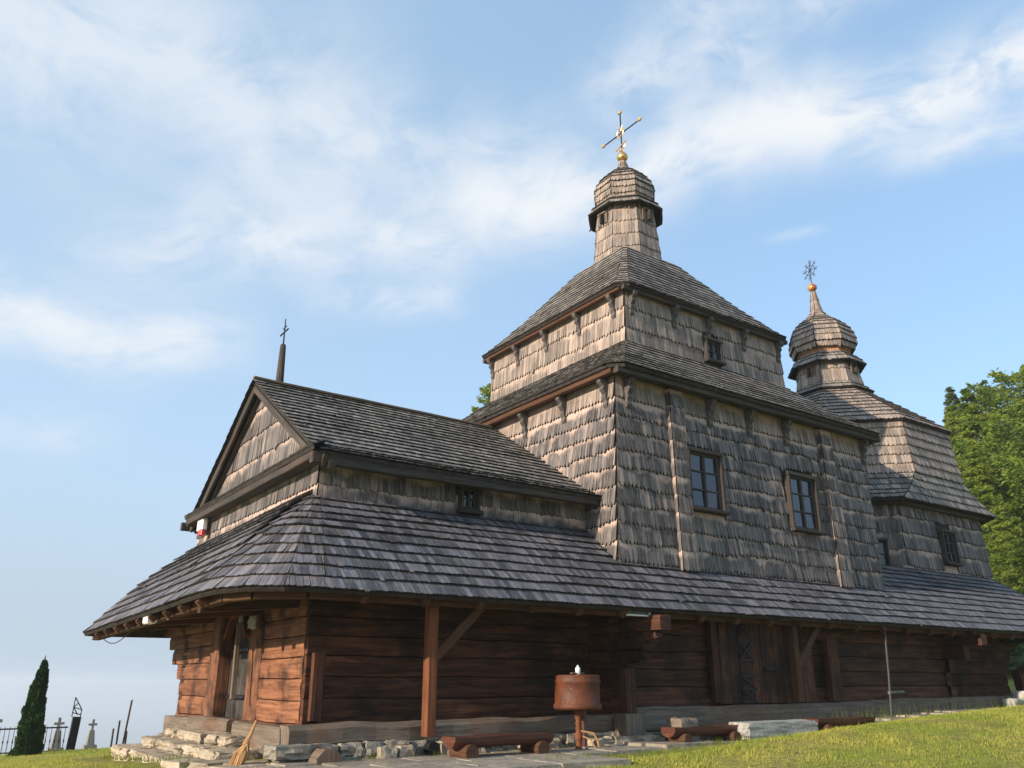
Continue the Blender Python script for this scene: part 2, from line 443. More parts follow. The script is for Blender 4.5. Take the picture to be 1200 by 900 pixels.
# log walls -----------------------------------------------------------------
def logs(mb, p0, p1, out, zs, ext0=None, ext1=None, thick=.2, gaps=(), mi=0, endk=0.):
    """hewn logs one over another from p0 to p1, `out` points outwards; ext: added length per log"""
    p0, p1, out = V(p0), V(p1), V(out); d = (p1-p0).normalized(); L0 = (p1-p0).length
    for k, (z0, z1) in enumerate(zip(zs, zs[1:])):
        a0 = -(ext0[k] if ext0 else 0.); a1 = L0+(ext1[k] if ext1 else 0.)
        if endk: a0 -= uni(0, endk); a1 += uni(0, endk)
        spans = [(a0, a1)]
        for (g0, g1, gz0, gz1) in gaps:
            if z1 > gz0+.05 and z0 < gz1-.05:
                spans = [s_ for (a, b) in spans for s_ in ((a, min(b, g0)), (max(a, g1), b)) if s_[1]-s_[0] > .02]
        bul = uni(-.012, .022); sd = rnd()*80
        for (a, b) in spans:
            n = max(1, int((b-a)/.22)); prof = [(-thick, .0), (-.03, .0), (-.004, .018), (.006, .3), (.008, .7), (-.004, .982), (-.03, 1.), (-thick, 1.)]
            vs = []; fs = []; us = []; m = len(prof)
            for i in range(n+1):
                x = lerp(a, b, i/n); zl = z0+.016*nz(x*.9, z0*7.1, 3.)+.008*nz(x*3, z0*5)+.004; zh = z1+.016*nz(x*.9, z1*7.1, 3.)+.008*nz(x*3, z1*5)-.004
                for (o_, g) in prof:
                    w = bul + .012*nz(x*1.3+sd, g*2.5)+.005*nz(x*5+sd, g*6) if o_ > -thick else 0.
                    q = p0+d*x+out*(o_+w); vs.append(V((q.x, q.y, lerp(zl, zh, g))))
            for i in range(n):
                for j in range(m-1):
                    A = i*m+j; fs.append((A, A+m, A+m+1, A+1)); u0, u1 = lerp(a, b, i/n)+sd, lerp(a, b, (i+1)/n)+sd; v0, v1 = z0+(z1-z0)*prof[j][1], z0+(z1-z0)*prof[j+1][1]
                    us.append([(u0, v0), (u1, v0), (u1, v1), (u0, v1)])
            fs.append(tuple(range(m))); us.append([(sd+p[0], z0+p[1]*.3) for p in prof])
            fs.append(tuple(n*m+q for q in range(m-1, -1, -1))); us.append([(sd+p[0], z0+p[1]*.3) for p in reversed(prof)])
            mb.mesh(vs, fs, us, mi)
ZL = [-.46, -.19, .06, .30, .56, .80, 1.05]
top3 = [0, 0, 0, .45, .85, 1.28]
# west front of the narthex
mb = MB()
zsw = [-.86, -.50, -.22, .05, .31, .58, .82, 1.05]
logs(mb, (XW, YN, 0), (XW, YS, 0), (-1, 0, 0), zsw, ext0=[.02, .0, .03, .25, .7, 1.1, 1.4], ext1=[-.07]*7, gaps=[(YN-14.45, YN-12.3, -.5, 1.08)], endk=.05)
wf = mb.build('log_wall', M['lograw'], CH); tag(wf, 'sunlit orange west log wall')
# side log walls
mb = MB()
zb = [-.5, -.2, .07, .33, .58, .82, 1.05, 1.5]
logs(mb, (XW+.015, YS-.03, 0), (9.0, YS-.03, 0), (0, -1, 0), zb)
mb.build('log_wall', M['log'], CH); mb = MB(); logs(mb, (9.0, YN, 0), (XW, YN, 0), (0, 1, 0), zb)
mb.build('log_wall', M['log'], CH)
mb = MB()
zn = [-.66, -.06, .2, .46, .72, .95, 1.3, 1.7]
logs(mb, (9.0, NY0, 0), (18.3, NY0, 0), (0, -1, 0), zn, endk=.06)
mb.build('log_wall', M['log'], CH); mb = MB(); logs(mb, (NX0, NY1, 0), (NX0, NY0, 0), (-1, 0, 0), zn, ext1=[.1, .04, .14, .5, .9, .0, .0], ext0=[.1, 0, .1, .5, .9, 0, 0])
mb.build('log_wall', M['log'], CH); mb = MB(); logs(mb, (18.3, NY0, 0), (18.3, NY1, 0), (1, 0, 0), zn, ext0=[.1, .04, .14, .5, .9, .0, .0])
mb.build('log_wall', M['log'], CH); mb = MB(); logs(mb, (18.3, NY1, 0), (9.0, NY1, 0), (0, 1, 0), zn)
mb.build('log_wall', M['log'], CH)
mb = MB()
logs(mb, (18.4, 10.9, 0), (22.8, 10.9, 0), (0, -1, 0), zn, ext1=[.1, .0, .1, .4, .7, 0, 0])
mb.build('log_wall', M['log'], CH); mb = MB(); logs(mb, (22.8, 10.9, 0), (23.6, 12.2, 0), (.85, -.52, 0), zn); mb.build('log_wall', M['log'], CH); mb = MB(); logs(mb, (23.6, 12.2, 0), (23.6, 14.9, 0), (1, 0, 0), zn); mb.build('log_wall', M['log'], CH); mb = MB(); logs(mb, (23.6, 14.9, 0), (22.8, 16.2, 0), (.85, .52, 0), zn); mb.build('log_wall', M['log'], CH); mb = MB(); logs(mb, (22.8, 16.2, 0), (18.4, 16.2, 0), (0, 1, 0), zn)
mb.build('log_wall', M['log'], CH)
# thick grey sill beams
mb = MB()
mb.beam((3.82, 9.95, -.585), (9.05, 9.95, -.565), .34, .25, seg=24, wob=.02, bev=.05)
mb.build('sill_beam', M['grey'], CH)
mb = MB()
mb.beam((9.02, 9.84, -.52), (15.1, 9.84, -.5), .3, .34, seg=20, wob=.012, bev=.03); mb.build('sill_beam', M['grey'], CH); mb = MB(); mb.beam((15.12, 9.86, -.46), (22.9, 9.86, -.43), .26, .32, seg=20, wob=.012, bev=.03)
mb.build('sill_beam', M['grey'], CH); mb = MB(); mb.beam((4.26, 16.5, -.7), (4.26, 14.6, -.68), .3, .3); 
mb.build('sill_beam', M['grey'], CH)
mb = MB()     # short squared blocks and round log ends at the corner
mb.beam((4.16, 9.4, -.83), (4.16, 10.4, -.83), .3, .26, bev=.09)
mb.build('corner_log', M['grey'], CH); mb = MB(); mb.beam((4.02, 10.0, -.72), (4.02, 12.15, -.70), .2, .42, bev=.03)
mb.build('corner_log', M['grey'], CH)
mb = MB(); mb.beam((8.83, 9.58, -.72), (8.83, 9.58, -.42), .36, .3, up=V((0, 1, 0)), bev=.02)
mb.build('corner_post', M['grey'], CH)
mb = MB(); mb.beam((8.95, 9.72, -.42), (8.95, 9.72, .2), .2, .2, up=V((0, 1, 0)), bev=.03)
mb.build('corner_post', M['log'], CH)

mb = MB(); mb.beam((4.44, 10.58, -.45), (4.44, 10.58, .36), .17, .08, up=V((0, 1, 0))); mb.build('corner_board', M['log'], CH)
def block_light(x0, x1, y0, y1, z0, z1):  # added dark box inside the walls, stops light showing through log gaps
    mb = MB(); c = [V((x, y, z)) for z in (z0, z1) for x, y in ((x0, y0), (x1, y0), (x1, y1), (x0, y1))]
    mb.mesh(c, [(3, 2, 1, 0), (4, 5, 6, 7), (0, 1, 5, 4), (1, 2, 6, 5), (2, 3, 7, 6), (3, 0, 4, 7)]); mb.build('light_blocker', M['under'], CH)
block_light(XW+.13, 8.8, YS+.12, YN-.12, -.7, 2.6); block_light(9.2, 18.1, NY0+.12, NY1-.12, -.8, 1.6); block_light(18.2, 22.7, 11.1, 16.0, -.8, 2.0)
# posts with braces
for (x, y, z0, z1, bx) in ((5.53, 9.62, -.62, .93, .72), (12.72, 9.55, -.30, .93, .65)):
    mb = MB(); mb.beam((x, y, z0), (x, y, z1), .14, .14, up=V((0, 1, 0)), bev=.015, wob=.004)
    p = mb.build('post', M['warm' if x < 9 else 'rafter'], CH)
    mb = MB(); mb.beam((x+.03, y-.01, .28), (x+bx, y-.06, .95), .10, .12, seg=6, wob=.004)
    mb.beam((x-.25, y, .99), (x+bx+.5, y, 1.0), .12, .12, seg=4)
    mb.build('brace', M['rafter'], p)
mb = MB(); mb.beam((14.0, 9.72, -.3), (14.0, 9.72, .75), .3, .12, up=V((0, 1, 0)))
mb.build('wall_clamp', M['log'], CH); mb = MB(); mb.beam((10.95, 9.78, -.3), (10.95, 9.78, 1.0), .2, .1, up=V((0, 1, 0))); mb.build('wall_clamp', M['log'], CH)
mb = MB(); mb.beam((22.75, 10.55, -.4), (22.65, 10.55, .3), .16, .2, up=V((0, 1, 0))); mb.beam((22.65, 10.5, .25), (23.3, 9.5, 1.0), .14, .16)
mb.build('post', M['log'], CH)

# stepped console logs that carry the eaves
def console(p, d, name='console'):
    mb = MB(); p = V(p); d = V(d)
    for (z0, z1, L) in ((.04, .22, .16), (.28, .46, .42), (.56, .74, .72)):
        a = V((p.x, p.y, (z0+z1)/2)); b = a+d*L
        mb.beam(a, b, .16, z1-z0, seg=4, bev=.03); mb.beam(b, b+d*.07+V((0, 0, .03)), .14, (z1-z0)*.6, seg=1, bev=.03)
    return mb.build(name, M['log'], CH)
console((9.1, 9.95, 0), (0, -1, 0)); console((4.4, 16.5, 0), (0, 1, 0))

# west doorway
mb = MB()
mb.beam((4.25, 14.27, -.5), (4.25, 14.27, 1.12), .4, .12, up=V((1, 0, 0)), bev=.02); mb.build('door_frame', M['lograw'], CH); mb = MB()
mb.beam((4.24, 13.95, -.5), (4.24, 13.95, 1.1), .22, .24, up=V((1, 0, 0)), bev=.03); mb.build('door_frame', M['lograw'], CH); mb = MB()
mb.beam((4.32, 12.54, -.5), (4.32, 12.54, 1.12), .5, .12, up=V((1, 0, 0)), bev=.02)
df = mb.build('door_frame', M['lograw'], CH)
mb = MB()       # arched head of the opening
pts = [(.0, .45), (.12, .62), (.26, .75), (.42, .82), (.58, .82), (.74, .75), (.88, .62), (1., .45)]
for (a, b) in zip(pts, pts[1:]):
    y0, y1 = lerp(13.82, 12.8, a[0]), lerp(13.82, 12.8, b[0])
    mb.beam((4.24, y0, .2+a[1]), (4.24, y1, .2+b[1]), .12, .07, seg=1)
mb.build('door_arch', M['warm'], df)
mb = MB()
for i in range(5):
    y = 13.74-i*.2; mb.beam((4.37+.006*(i % 2), y, -.5), (4.37+.006*(i % 2), y, 1.1), .21, .05, up=V((1, 0, 0)), bev=.008)
dr = mb.build('door', mat_wood('blackened_door_wood', (.03, .027, .025), (.09, .08, .07), (.010, .008, .007), (.008, .007, .006), .9, patchscale=3.), CH)
mb = MB(); mb.beam((4.30, 13.7, .45), (4.30, 12.9, .47), .03, .06, seg=2); mb.build('iron_strap', M['iron'], dr); mb = MB(); mb.beam((4.30, 13.7, -.2), (4.30, 12.9, -.2), .03, .06, seg=2)
mb.build('iron_strap', M['iron'], dr)
mb = MB(); mb.beam((4.07, 12.5, -.60), (4.07, 14.55, -.61), .2, .24, bev=.03, seg=6, wob=.012)
mb.build('threshold', M['grey'], CH)
mb = MB(); mb.beam((4.0, 12.5, -.22), (4.02, 12.6, .82), .05, .07, up=V((1, 0, 0)), bev=.008); mb.build('door_strip', M['grey'], CH)
# rag-like pale patches of old plaster by the arch
mb = MB(); mb.stone((4.1, 12.8, .80), .05, .14, .26, 4, box=.5, rough=.25); mb.stone((4.13, 12.36, .82), .05, .3, .18, 9, box=.5, rough=.25); mb.build('plaster_patch', M['slab'], CH)

# south door of planks with iron lattice hinges
mb = MB(); x = 11.0
while x < 13.3:
    w_ = uni(.2, .34)
    mb.beam((x+w_/2, 9.74, -.32), (x+w_/2, 9.74, 1.02), w_-.012, .07, up=V((0, 1, 0)), bev=.008); x += w_
sd = mb.build('door', M['log'], CH)
mb = MB()
for (z0, z1) in ((.35, .98), (-.3, .1)):
    mb = MB()
    x0, x1 = 11.42, 11.82
    for zz in (z0, (z0+z1)/2, z1): mb.beam((x0, 9.68, zz), (x1, 9.68, zz), .018, .035, seg=1, bev=.003)
    for (za, zb_) in ((z0, (z0+z1)/2), ((z0+z1)/2, z1)):
        mb.beam((x0+.03, 9.675, za), (x1-.03, 9.675, zb_), .012, .03, seg=1, bev=.003); mb.beam((x0+.03, 9.664, zb_), (x1-.03, 9.664, za), .012, .03, seg=1, bev=.003)
    mb.build('iron_hinge', M['iron'], sd)
mb = MB(); mb.beam((12.05, 9.66, .22), (12.4, 9.66, .22), .03, .04, seg=1, bev=.005); mb.build('handle', M['iron'], sd)

# skirt roof ------------------------------------------------------------------
EZ = 1.0
eave = [(3.85, 9.17, EZ), (23.4, 9.17, EZ+.05), (25.1, 10.9, EZ+.05), (25.1, 16.2, EZ), (23.4, 17.95, EZ), (3.3, 18.15, .86), (2.79, 17.75, .85), (2.79, 10.35, EZ-.02), (2.86, 9.93, EZ-.01), (3.06, 9.56, EZ), (3.42, 9.27, EZ)]
topp = [(4.34, 10.75, 2.44), (22.7, 10.85, 2.55), (23.6, 11.8, 2.55), (23.6, 15.3, 2.55), (22.7, 16.25, 2.5), (4.3, 16.4, 2.42), (4.28, 16.38, 2.42), (4.28, 10.81, 2.44), (4.285, 10.795, 2.44), (4.295, 10.78, 2.44), (4.315, 10.76, 2.44)]
rg = profile(eave, topp, [(0, 0), (.12, .15), (.5, .575), (1, 1)])
mb = MB(); ring_shingles(mb, rg, .205, .075, scal=.12, jit=.05, lift=.03, thick=.02, wavy=.022, und=.03)
mb.build('skirt_roof', [M['skirt'], M['under']], CH)
mb = MB()     # rafters and eave plates
def off_pt(i, f, dz): return rg[0][i]
x = 4.4
while x < 23.2:
    mb.beam((x, 9.24, EZ-.08), (x, 9.96, 1.66), .09, .11, seg=1); x += .82
y = 10.6
while y < 17.5:
    mb.beam((2.86, y, EZ-.10-.018*(y-9.5)), (3.5, y, 1.54-.014*(y-9.5)), .09, .11, seg=1); y += .78
mb.build('rafter', M['rafter'], CH); bpy.data.objects['rafter']['kind'] = 'stuff'
mb = MB()
mb.beam((3.75, 9.42, .98), (23.4, 9.42, 1.02), .14, .14, seg=24); mb.beam((3.05, 10.1, .955), (3.05, 18.0, .82), .14, .14, seg=10)
mb.beam((3.05, 10.1, .955), (3.24, 9.72, .96), .13, .13, seg=1); mb.beam((3.24, 9.72, .96), (3.75, 9.42, .975), .13, .13, seg=1)
for yy in (11.0, 12.5, 14.6, 16.2): mb.beam((2.98, yy, .88), (4.4, yy, 1.02), .13, .13, seg=2)
mb.build('eave_beam', M['rafter'], CH)

# narthex (west part) upper walls and gable roof ---------------------------------
w4 = (0, 6.50, 6.86, 2.4, 2.85)
mb = MB()
poly = [(XW, YS), (9.05, YS), (9.05, YN), (XW, YN)]
base = [V((a, b, 2.2)) for a, b in poly]; tp = [V((a, b, 2.93)) for a, b in poly]
ring_shingles(mb, [base, tp], .36, .10, sides=(0, 3, 2), scal=.25, holes=[w4], under=0)
mb.build('shingle_wall', [M['wall'], M['under']], CH)
RY = 13.54; EY0, EY1 = 10.25, 16.62; RZ = 4.90; EZ2 = 2.92
mb = MB()
for side in (0, 1):
    ey = EY0 if side == 0 else EY1
    pr = [(0, 0), (.12, .09), (.5, .48), (1, 1)]
    P_ = lambda x, f, g: V((x, lerp(ey, RY, f), lerp(EZ2, RZ, g) + (0 if x < 6 else -.04)))
    Lp = [P_(4.10, f, g) for f, g in pr]; Rp = [P_(9.1, f, g) for f, g in pr]
    if side: Lp, Rp = Rp, Lp
    shingles(mb, Lp, Rp, .2, .08, scal=.08, jit=.04, lift=.027, thick=.016, wavy=.018, und=.025)
mb.build('gable_roof', [M['roof'], M['under']], CH)
mb = MB()
mb.beam((4.1, RY-.05, RZ+.02), (9.0, RY-.05, RZ-.02), .1, .04, seg=10); mb.build('ridge_board', M['grey'], CH)
# gable face
mb = MB(); GX = 4.34
shingles(mb, [(GX, YN+.02, 3.12), (GX, RY+.03, 4.86)], [(GX, YS-.02, 3.12), (GX, RY-.03, 4.86)], .40, .08, scal=.5, under=.0)
mb.build('gable', [M['wall'], M['under']], CH)
mb = MB()
for (ey, sg) in ((EY0, 1), (EY1, -1)):
    prv = None
    for f, g in ((-.0, .0), (.12, .09), (.5, .48), (1., 1.)):
        q = V((4.17, lerp(ey, RY, f), lerp(EZ2, RZ, g)-.13))
        if prv is not None: mb.beam(prv, q, .05, .17, seg=3, bev=.008); mb.beam(prv+V((.12, 0, -.05)), q+V((.12, 0, -.05)), .1, .1, seg=3)
        prv = q
mb.build('barge_board', M['greyd'], CH)
mb = MB()     # little shingled ledge at the gable foot
shingles(mb, [(4.02, 16.58, 2.97), (4.33, 16.5, 3.16)], [(3.98, 10.2, 2.96), (4.33, 10.5, 3.16)], .14, .085, scal=.12, jit=.05)
mb.build('ledge_roof', [M['roof'], M['under']], CH)
mb = MB()     # cornices
mb.beam((4.02, 10.34, 2.83), (8.98, 10.34, 2.83), .12, .15, seg=12); mb.beam((4.1, 10.48, 2.90), (8.98, 10.48, 2.86), .16, .14, seg=8)
mb.build('cornice', M['greyd'], CH); mb = MB(); mb.beam((4.02, 16.74, 2.83), (8.98, 16.74, 2.83), .12, .15, seg=12)
mb.build('cornice', M['greyd'], CH)
mb = MB(); mb.beam((4.09, 16.5, 2.87), (4.07, 10.3, 2.87), .11, .11, seg=12); mb.beam((4.17, 16.7, 2.89), (4.17, 10.4, 2.89), .14, .14, seg=12)
mb.build('cornice', M['greyd'], CH)

# ridge post with small iron cross
mb = MB(); mb.tube([(4.57, 13.54, 4.8), (4.57, 13.54, 5.62), (4.57, 13.54, 5.66)], [.075, .052, .045], 12)
rp = mb.build('ridge_post', M['greyd'], CH)
mb = MB(); mb.tube([(4.57, 13.54, 5.64), (4.57, 13.54, 6.16)], [.016, .009], 6); mb.beam((4.57, 13.34, 5.90), (4.57, 13.74, 5.90), .02, .03, seg=1, bev=.004); mb.beam((4.57, 13.46, 5.99), (4.57, 13.62, 5.99), .018, .022, seg=1, bev=.004)
mb.build('cross', M['iron'], rp)

# nave ------------------------------------------------------------------------
win1 = (0, 10.66, 11.62, 2.76, 3.98); win2 = (0, 13.42, 14.38, 2.68, 3.90)
bN = [V((NX0, NY0-.03, 1.5)), V((NX1-.1, NY0-.03, 1.5)), V((NX1-.1, NY1, 1.5)), V((NX0, NY1, 1.5))]
tN = [V((9.2, 9.97, 5.02)), V((16.4, 9.97, 5.02)), V((16.4, 17.1, 5.02)), V((9.2, 17.1, 5.02))]
mb = MB()
zf = (4.60-1.5)/(5.02-1.5)
low = [a.lerp(b, zf) for a, b in zip(bN, tN)]
ring_shingles(mb, [bN, low], .315, .082, scal=.72, lift=.05, thick=.034, holes=[win1, win2], under=0, wavy=.05)
mb.build('shingle_wall', [M['wall'], M['under']], CH)
mb = MB(); ring_shingles(mb, [low, tN], .5, .085, scal=.65, lift=.04, under=0, jit=.03)
mb.build('shingle_band', [M['walltop'], M['under']], CH)
# shingled vertical clamps
for (x0, x1) in ((10.37, 10.70), (14.72, 15.08)):
    mb = MB(); y = 9.79
    shingles(mb, [(x0, y-.02, 1.75), (x0, y+.06, 4.95)], [(x1, y-.02, 1.75), (x1, y+.06, 4.95)], .315, .095, scal=.42, lift=.03, under=0)
    shingles(mb, [(x0, y+.14, 1.75), (x0, y+.2, 4.95)], [(x0, y-.02, 1.75), (x0, y+.06, 4.95)], .315, .08, scal=.3, lift=.02, under=0)
    shingles(mb, [(x1, y-.02, 1.75), (x1, y+.06, 4.95)], [(x1, y+.14, 1.75), (x1, y+.2, 4.95)], .315, .08, scal=.3, lift=.02, under=0)
    mb.build('shingled_clamp', [M['wall'], M['under']], CH)

def chamfer(x0, x1, y0, y1, z, c):
    return [V((x0+c, y0, z)), V((x1-c, y0, z)), V((x1, y0+c, z)), V((x1, y1-c, z)), V((x1-c, y1, z)), V((x0+c, y1, z)), V((x0, y1-c, z)), V((x0, y0+c, z))]
T0, T1, TY0, TY1 = 10.66, 15.52, 11.17, 15.93
mb = MB()
rg = profile(chamfer(8.86, 16.72, 9.58, 17.5, 5.06, .22), chamfer(T0, T1, TY0, TY1, 6.42, .03), [(0, 0), (.1, .07), (.5, .46), (1, 1)])
ring_shingles(mb, rg, .19, .08, scal=.08, jit=.03, lift=.026, thick=.016, wavy=.014, und=.02)
mb.build('hipped_roof', [M['roof'], M['under']], CH)
w3 = (0, 12.83, 13.38, 6.42, 6.99)
b_ = [V((T0-.02, TY0-.02, 6.25)), V((T1+.02, TY0-.02, 6.25)), V((T1+.02, TY1+.02, 6.25)), V((T0-.02, TY1+.02, 6.25))]
t_ = [V((T0, TY0, 7.58)), V((T1, TY0, 7.58)), V((T1, TY1, 7.58)), V((T0, TY1, 7.58))]
mb = MB(); ring_shingles(mb, [b_, t_], .40, .085, scal=.7, lift=.045, thick=.032, holes=[w3], under=0)
mb.build('shingle_wall', [M['walltop'], M['under']], CH)
mb = MB()
AX0, AY0 = 13.07, 13.54
rg = profile(chamfer(T0-.27, T1+.2, TY0-.24, TY1+.27, 7.55, .2), chamfer(AX0-.86, AX0+.86, AY0-.86, AY0+.86, 9.72, .06), [(0, 0), (.1, .075), (.45, .41), (.8, .78), (1, 1)])
ring_shingles(mb, rg, .19, .08, scal=.08, jit=.03, lift=.026, thick=.016, wavy=.014, und=.02)
mb.build('tent_roof', [M['roof'], M['under']], CH)

def cornice_ring(x0, x1, y0, y1, z, w, h, name='cornice', m='greyd'):
    for k, (a, b) in enumerate ((((x0, y0), (x1, y0)), ((x1, y0+w), (x1, y1)), ((x1-w, y1), (x0, y1)), ((x0, y1-w*.6), (x0, y0+w*.6)))):
        mb = MB(); mb.beam((a[0], a[1], z), (b[0], b[1], z), w, h, seg=10)
        mb.build(name, M['greyd' if k == 0 else m], CH)  # south side: eave shade put into the colour by the darker timber
cornice_ring(8.98, 16.6, 9.70, 17.35, 4.99, .12, .13, m='rafter'); cornice_ring(9.12, 16.46, 9.86, 17.22, 5.03, .14, .1)  # warmer timber colours in the sunlit look of the west underside
cornice_ring(T0-.16, T1+.12, TY0-.13, TY1+.16, 7.50, .1, .1, m='rafter')

# carved brackets: one profile, copied
def bracket_mesh(h, dep, wd):
    prof = [(0, 0), (0, -h), (.03, -h-.03), (.07, -h+.02), (.06, -h+.10), (dep*.45, -h*.68), (dep*.38, -h*.55), (dep*.68, -h*.40), (dep*.6, -h*.28), (dep*.95, -h*.16), (dep, 0)]
    vs = [V((-p[0], -wd/2, p[1])) for p in prof]+[V((-p[0], wd/2, p[1])) for p in prof]; n = len(prof)
    fs = [tuple(range(n-1, -1, -1)), tuple(range(n, 2*n))]+[(k, (k+1) % n, n+(k+1) % n, n+k) for k in range(n)]
    mb = MB(); mb.mesh(vs, fs, [[(vs[q][2], vs[q][0]+vs[q][1]) for q in f] for f in fs]); return mb
bm_ = bracket_mesh(.50, .2, .10)
bmain = bm_.build('bracket', mat_wood('bracket_wood', (.085, .077, .07), (.17, .15, .135), (.03, .027, .025), su=8., sv=3.), None)
first = [True]
def place_bracket(p, rz, sc_=1.):
    if first[0]: o = bmain; first[0] = False
    else: o = bmain.copy(); C.objects.link(o)
    o.parent = CH; o.location = V(p)-CH.location; o.rotation_euler = (0, 0, rz); o.scale = (1, 1, sc_)
for y in (10.15, 11.3, 12.5, 13.7, 14.9, 16.1, 16.95): place_bracket((9.17, y, 4.95), 0)
for x in (9.42, 11.45, 12.55, 13.65, 16.28): place_bracket((x, 9.93, 4.95), math.pi/2)
for y in (11.45, 12.55, 13.7, 14.8, 15.85): place_bracket((T0-.01, y, 7.47), 0, .95)
for x in (10.8, 12.0, 13.05, 14.2, 15.4): place_bracket((x, TY0-.01, 7.47), math.pi/2, .95)

# windows: frame part with a pane
def window(x0, x1, z0, z1, y, cols=2, rows=3, fw=.055, name='window', origin=None, rz=0.):
    mb = MB(); w, h = x1-x0, z1-z0
    # local: width along x, outwards -y
    def bar(a, b, ww, hh): mb.beam(a, b, ww, hh, up=V((0, 1, 0)), seg=2, bev=.006, wob=.002)
    bar((-fw/2, -.03, -fw*.0), (-fw/2, -.03, h), fw, .12); bar((w+fw/2, -.03, 0), (w+fw/2, -.03, h), fw, .12)
    mb.beam((-fw-.03, -.05, -.04), (w+fw+.03, -.05, -.04), .17, .06, seg=2); mb.beam((-fw-.02, -.035, h+.035), (w+fw+.02, -.035, h+.035), .13, .07, seg=2)
    for c in range(1, cols):
        x = w*c/cols; bar((x, -.012, .01), (x, -.012, h-.01), .055 if cols == 2 else .03, .05)
    for r_ in range(1, rows):
        z = h*r_/rows; mb.beam((0, -.006, z), (w, -.006, z), .035, .026, seg=2, bev=.004)
    for x in (.022, w-.022): bar((x, -.01, .01), (x, -.01, h-.01), .04, .045)
    for z in (.02, h-.02): mb.beam((0.04, -.011, z), (w-.04, -.011, z), .045, .04, seg=1, bev=.005)
    f = mb.build(name, M['winwood'], None)
    mb = MB()
    for c in range(cols):
        for r_ in range(rows):
            x0_, x1_, z0_, z1_ = .01+(w-.02)*c/cols, .01+(w-.02)*(c+1)/cols, .01+(h-.02)*r_/rows, .01+(h-.02)*(r_+1)/rows
            tx, tz_ = uni(-.005, .005), uni(-.006, .006)
            q = [V((a, .002+tx*(1 if a == x1_ else -1)+tz_*(1 if b == z1_ else -1), b)) for a, b in ((x0_, z0_), (x1_, z0_), (x1_, z1_), (x0_, z1_))]
            mb.face(q); mb.face([p_+V((0, .004, 0)) for p_ in reversed(q)])
    p = mb.build('pane', M['glass'], None); p.parent = f
    f.parent = CH; f.location = V((x0, y, z0))-CH.location if origin is None else V(origin)-CH.location; f.rotation_euler = (0, 0, rz)
    return f
M['winwood'] = mat_wood('window_frame_wood', (.045, .036, .031), (.085, .07, .06), (.017, .014, .013), crack=.4)
window(10.74, 11.53, 2.86, 3.86, 9.875)
window(13.5, 14.28, 2.78, 3.80, 9.875)
window(12.90, 13.31, 6.49, 6.93, 11.11, 2, 2, .045)
window(6.55, 6.82, 2.47, 2.80, 10.64, 2, 2, .035)

# cupolas ---------------------------------------------------------------------
def cupola(cx, cy, dat, cap, orb_z, orb_r, lean=(0, 0), z0=0.):
    """dat: dict of ring lists (z, apothem)"""
    def rings(l): return [octo(cx, cy, z, a, lean=lean, z0=z0) for z, a in l]
    mb = MB(); ring_shingles(mb, rings(dat['drum']), .40, .085, scal=.6, under=0, jit=.04)
    dr_ = mb.build('cupola', [M['dome'], M['under']], CH); tag(dr_, dat['label'])
    for e_ in dat['eaves']:
        mb = MB(); ring_shingles(mb, rings(e_), .16, .08, scal=.15, jit=.05, under=.03)
        mb.build('eave_ring', [M['roof'], M['under']], dr_)
    mb = MB()
    if 'neck' in dat:
        mb2 = MB(); ring_shingles(mb2, rings(dat['neck']), .2, .08, scal=.1, under=0); mb2.build('neck', [M['warmsh'], M['under']], dr_)
    ring_shingles(mb, rings(dat['dome']), dat.get('dexp', .17), .08, scal=.5, jit=.03, lift=.045, thick=.034, under=.02)
    mb.build('dome', [M['dome'], M['under']], dr_)
    mb = MB(); nn = rings(dat['tip']); ring_shingles(mb, nn, .3, .07, scal=.2, under=0); mb.build('spire_tip', [M['dome'], M['under']], dr_)
    ox, oy = cx+lean[0]*(orb_z-z0), cy+lean[1]*(orb_z-z0)
    mb = MB(); n = 16; vs = []; fs = []
    for i in range(9):
        t = math.pi*i/8
        for k in range(n): vs.append(V((ox+orb_r*math.sin(t)*math.cos(2*math.pi*k/n), oy+orb_r*math.sin(t)*math.sin(2*math.pi*k/n), orb_z-orb_r*.88*math.cos(t))))
    for i in range(8):
        for k in range(n): fs.append((i*n+k, i*n+(k+1) % n, (i+1)*n+(k+1) % n, (i+1)*n+k))
    mb.mesh(vs, fs); mb.tube([(ox, oy, orb_z+orb_r*.8), (ox, oy, orb_z+orb_r*1.15)], [.05, .03], 10)
    mb.build('orb', M[cap], dr_, smooth=True)
    return dr_, ox, oy
M['warmsh'] = mat_shingle('orange_shingles', (.32, .15, .07), (.46, .23, .11), (.15, .07, .04), (.55, .30, .15), .5)  # warm orange tone all round the neck
def sl_(l, k): return [(z, a*k) for z, a in l]
d1 = {'label': 'tall main cupola over the nave', 'drum': [(9.55, .82), (10.1, .77), (11.42, .66)],
      'eaves': [[(11.10, .90), (11.26, .83), (11.42, .68)]],
      'dome': [(11.33, .64), (11.52, .71), (11.82, .72), (12.06, .65), (12.26, .49), (12.41, .32), (12.52, .19), (12.62, .13)],
      'tip': [(12.60, .12), (12.86, .08)]}
c1, ox, oy = cupola(13.07, 13.50, d1, 'gold', 12.99, .15)
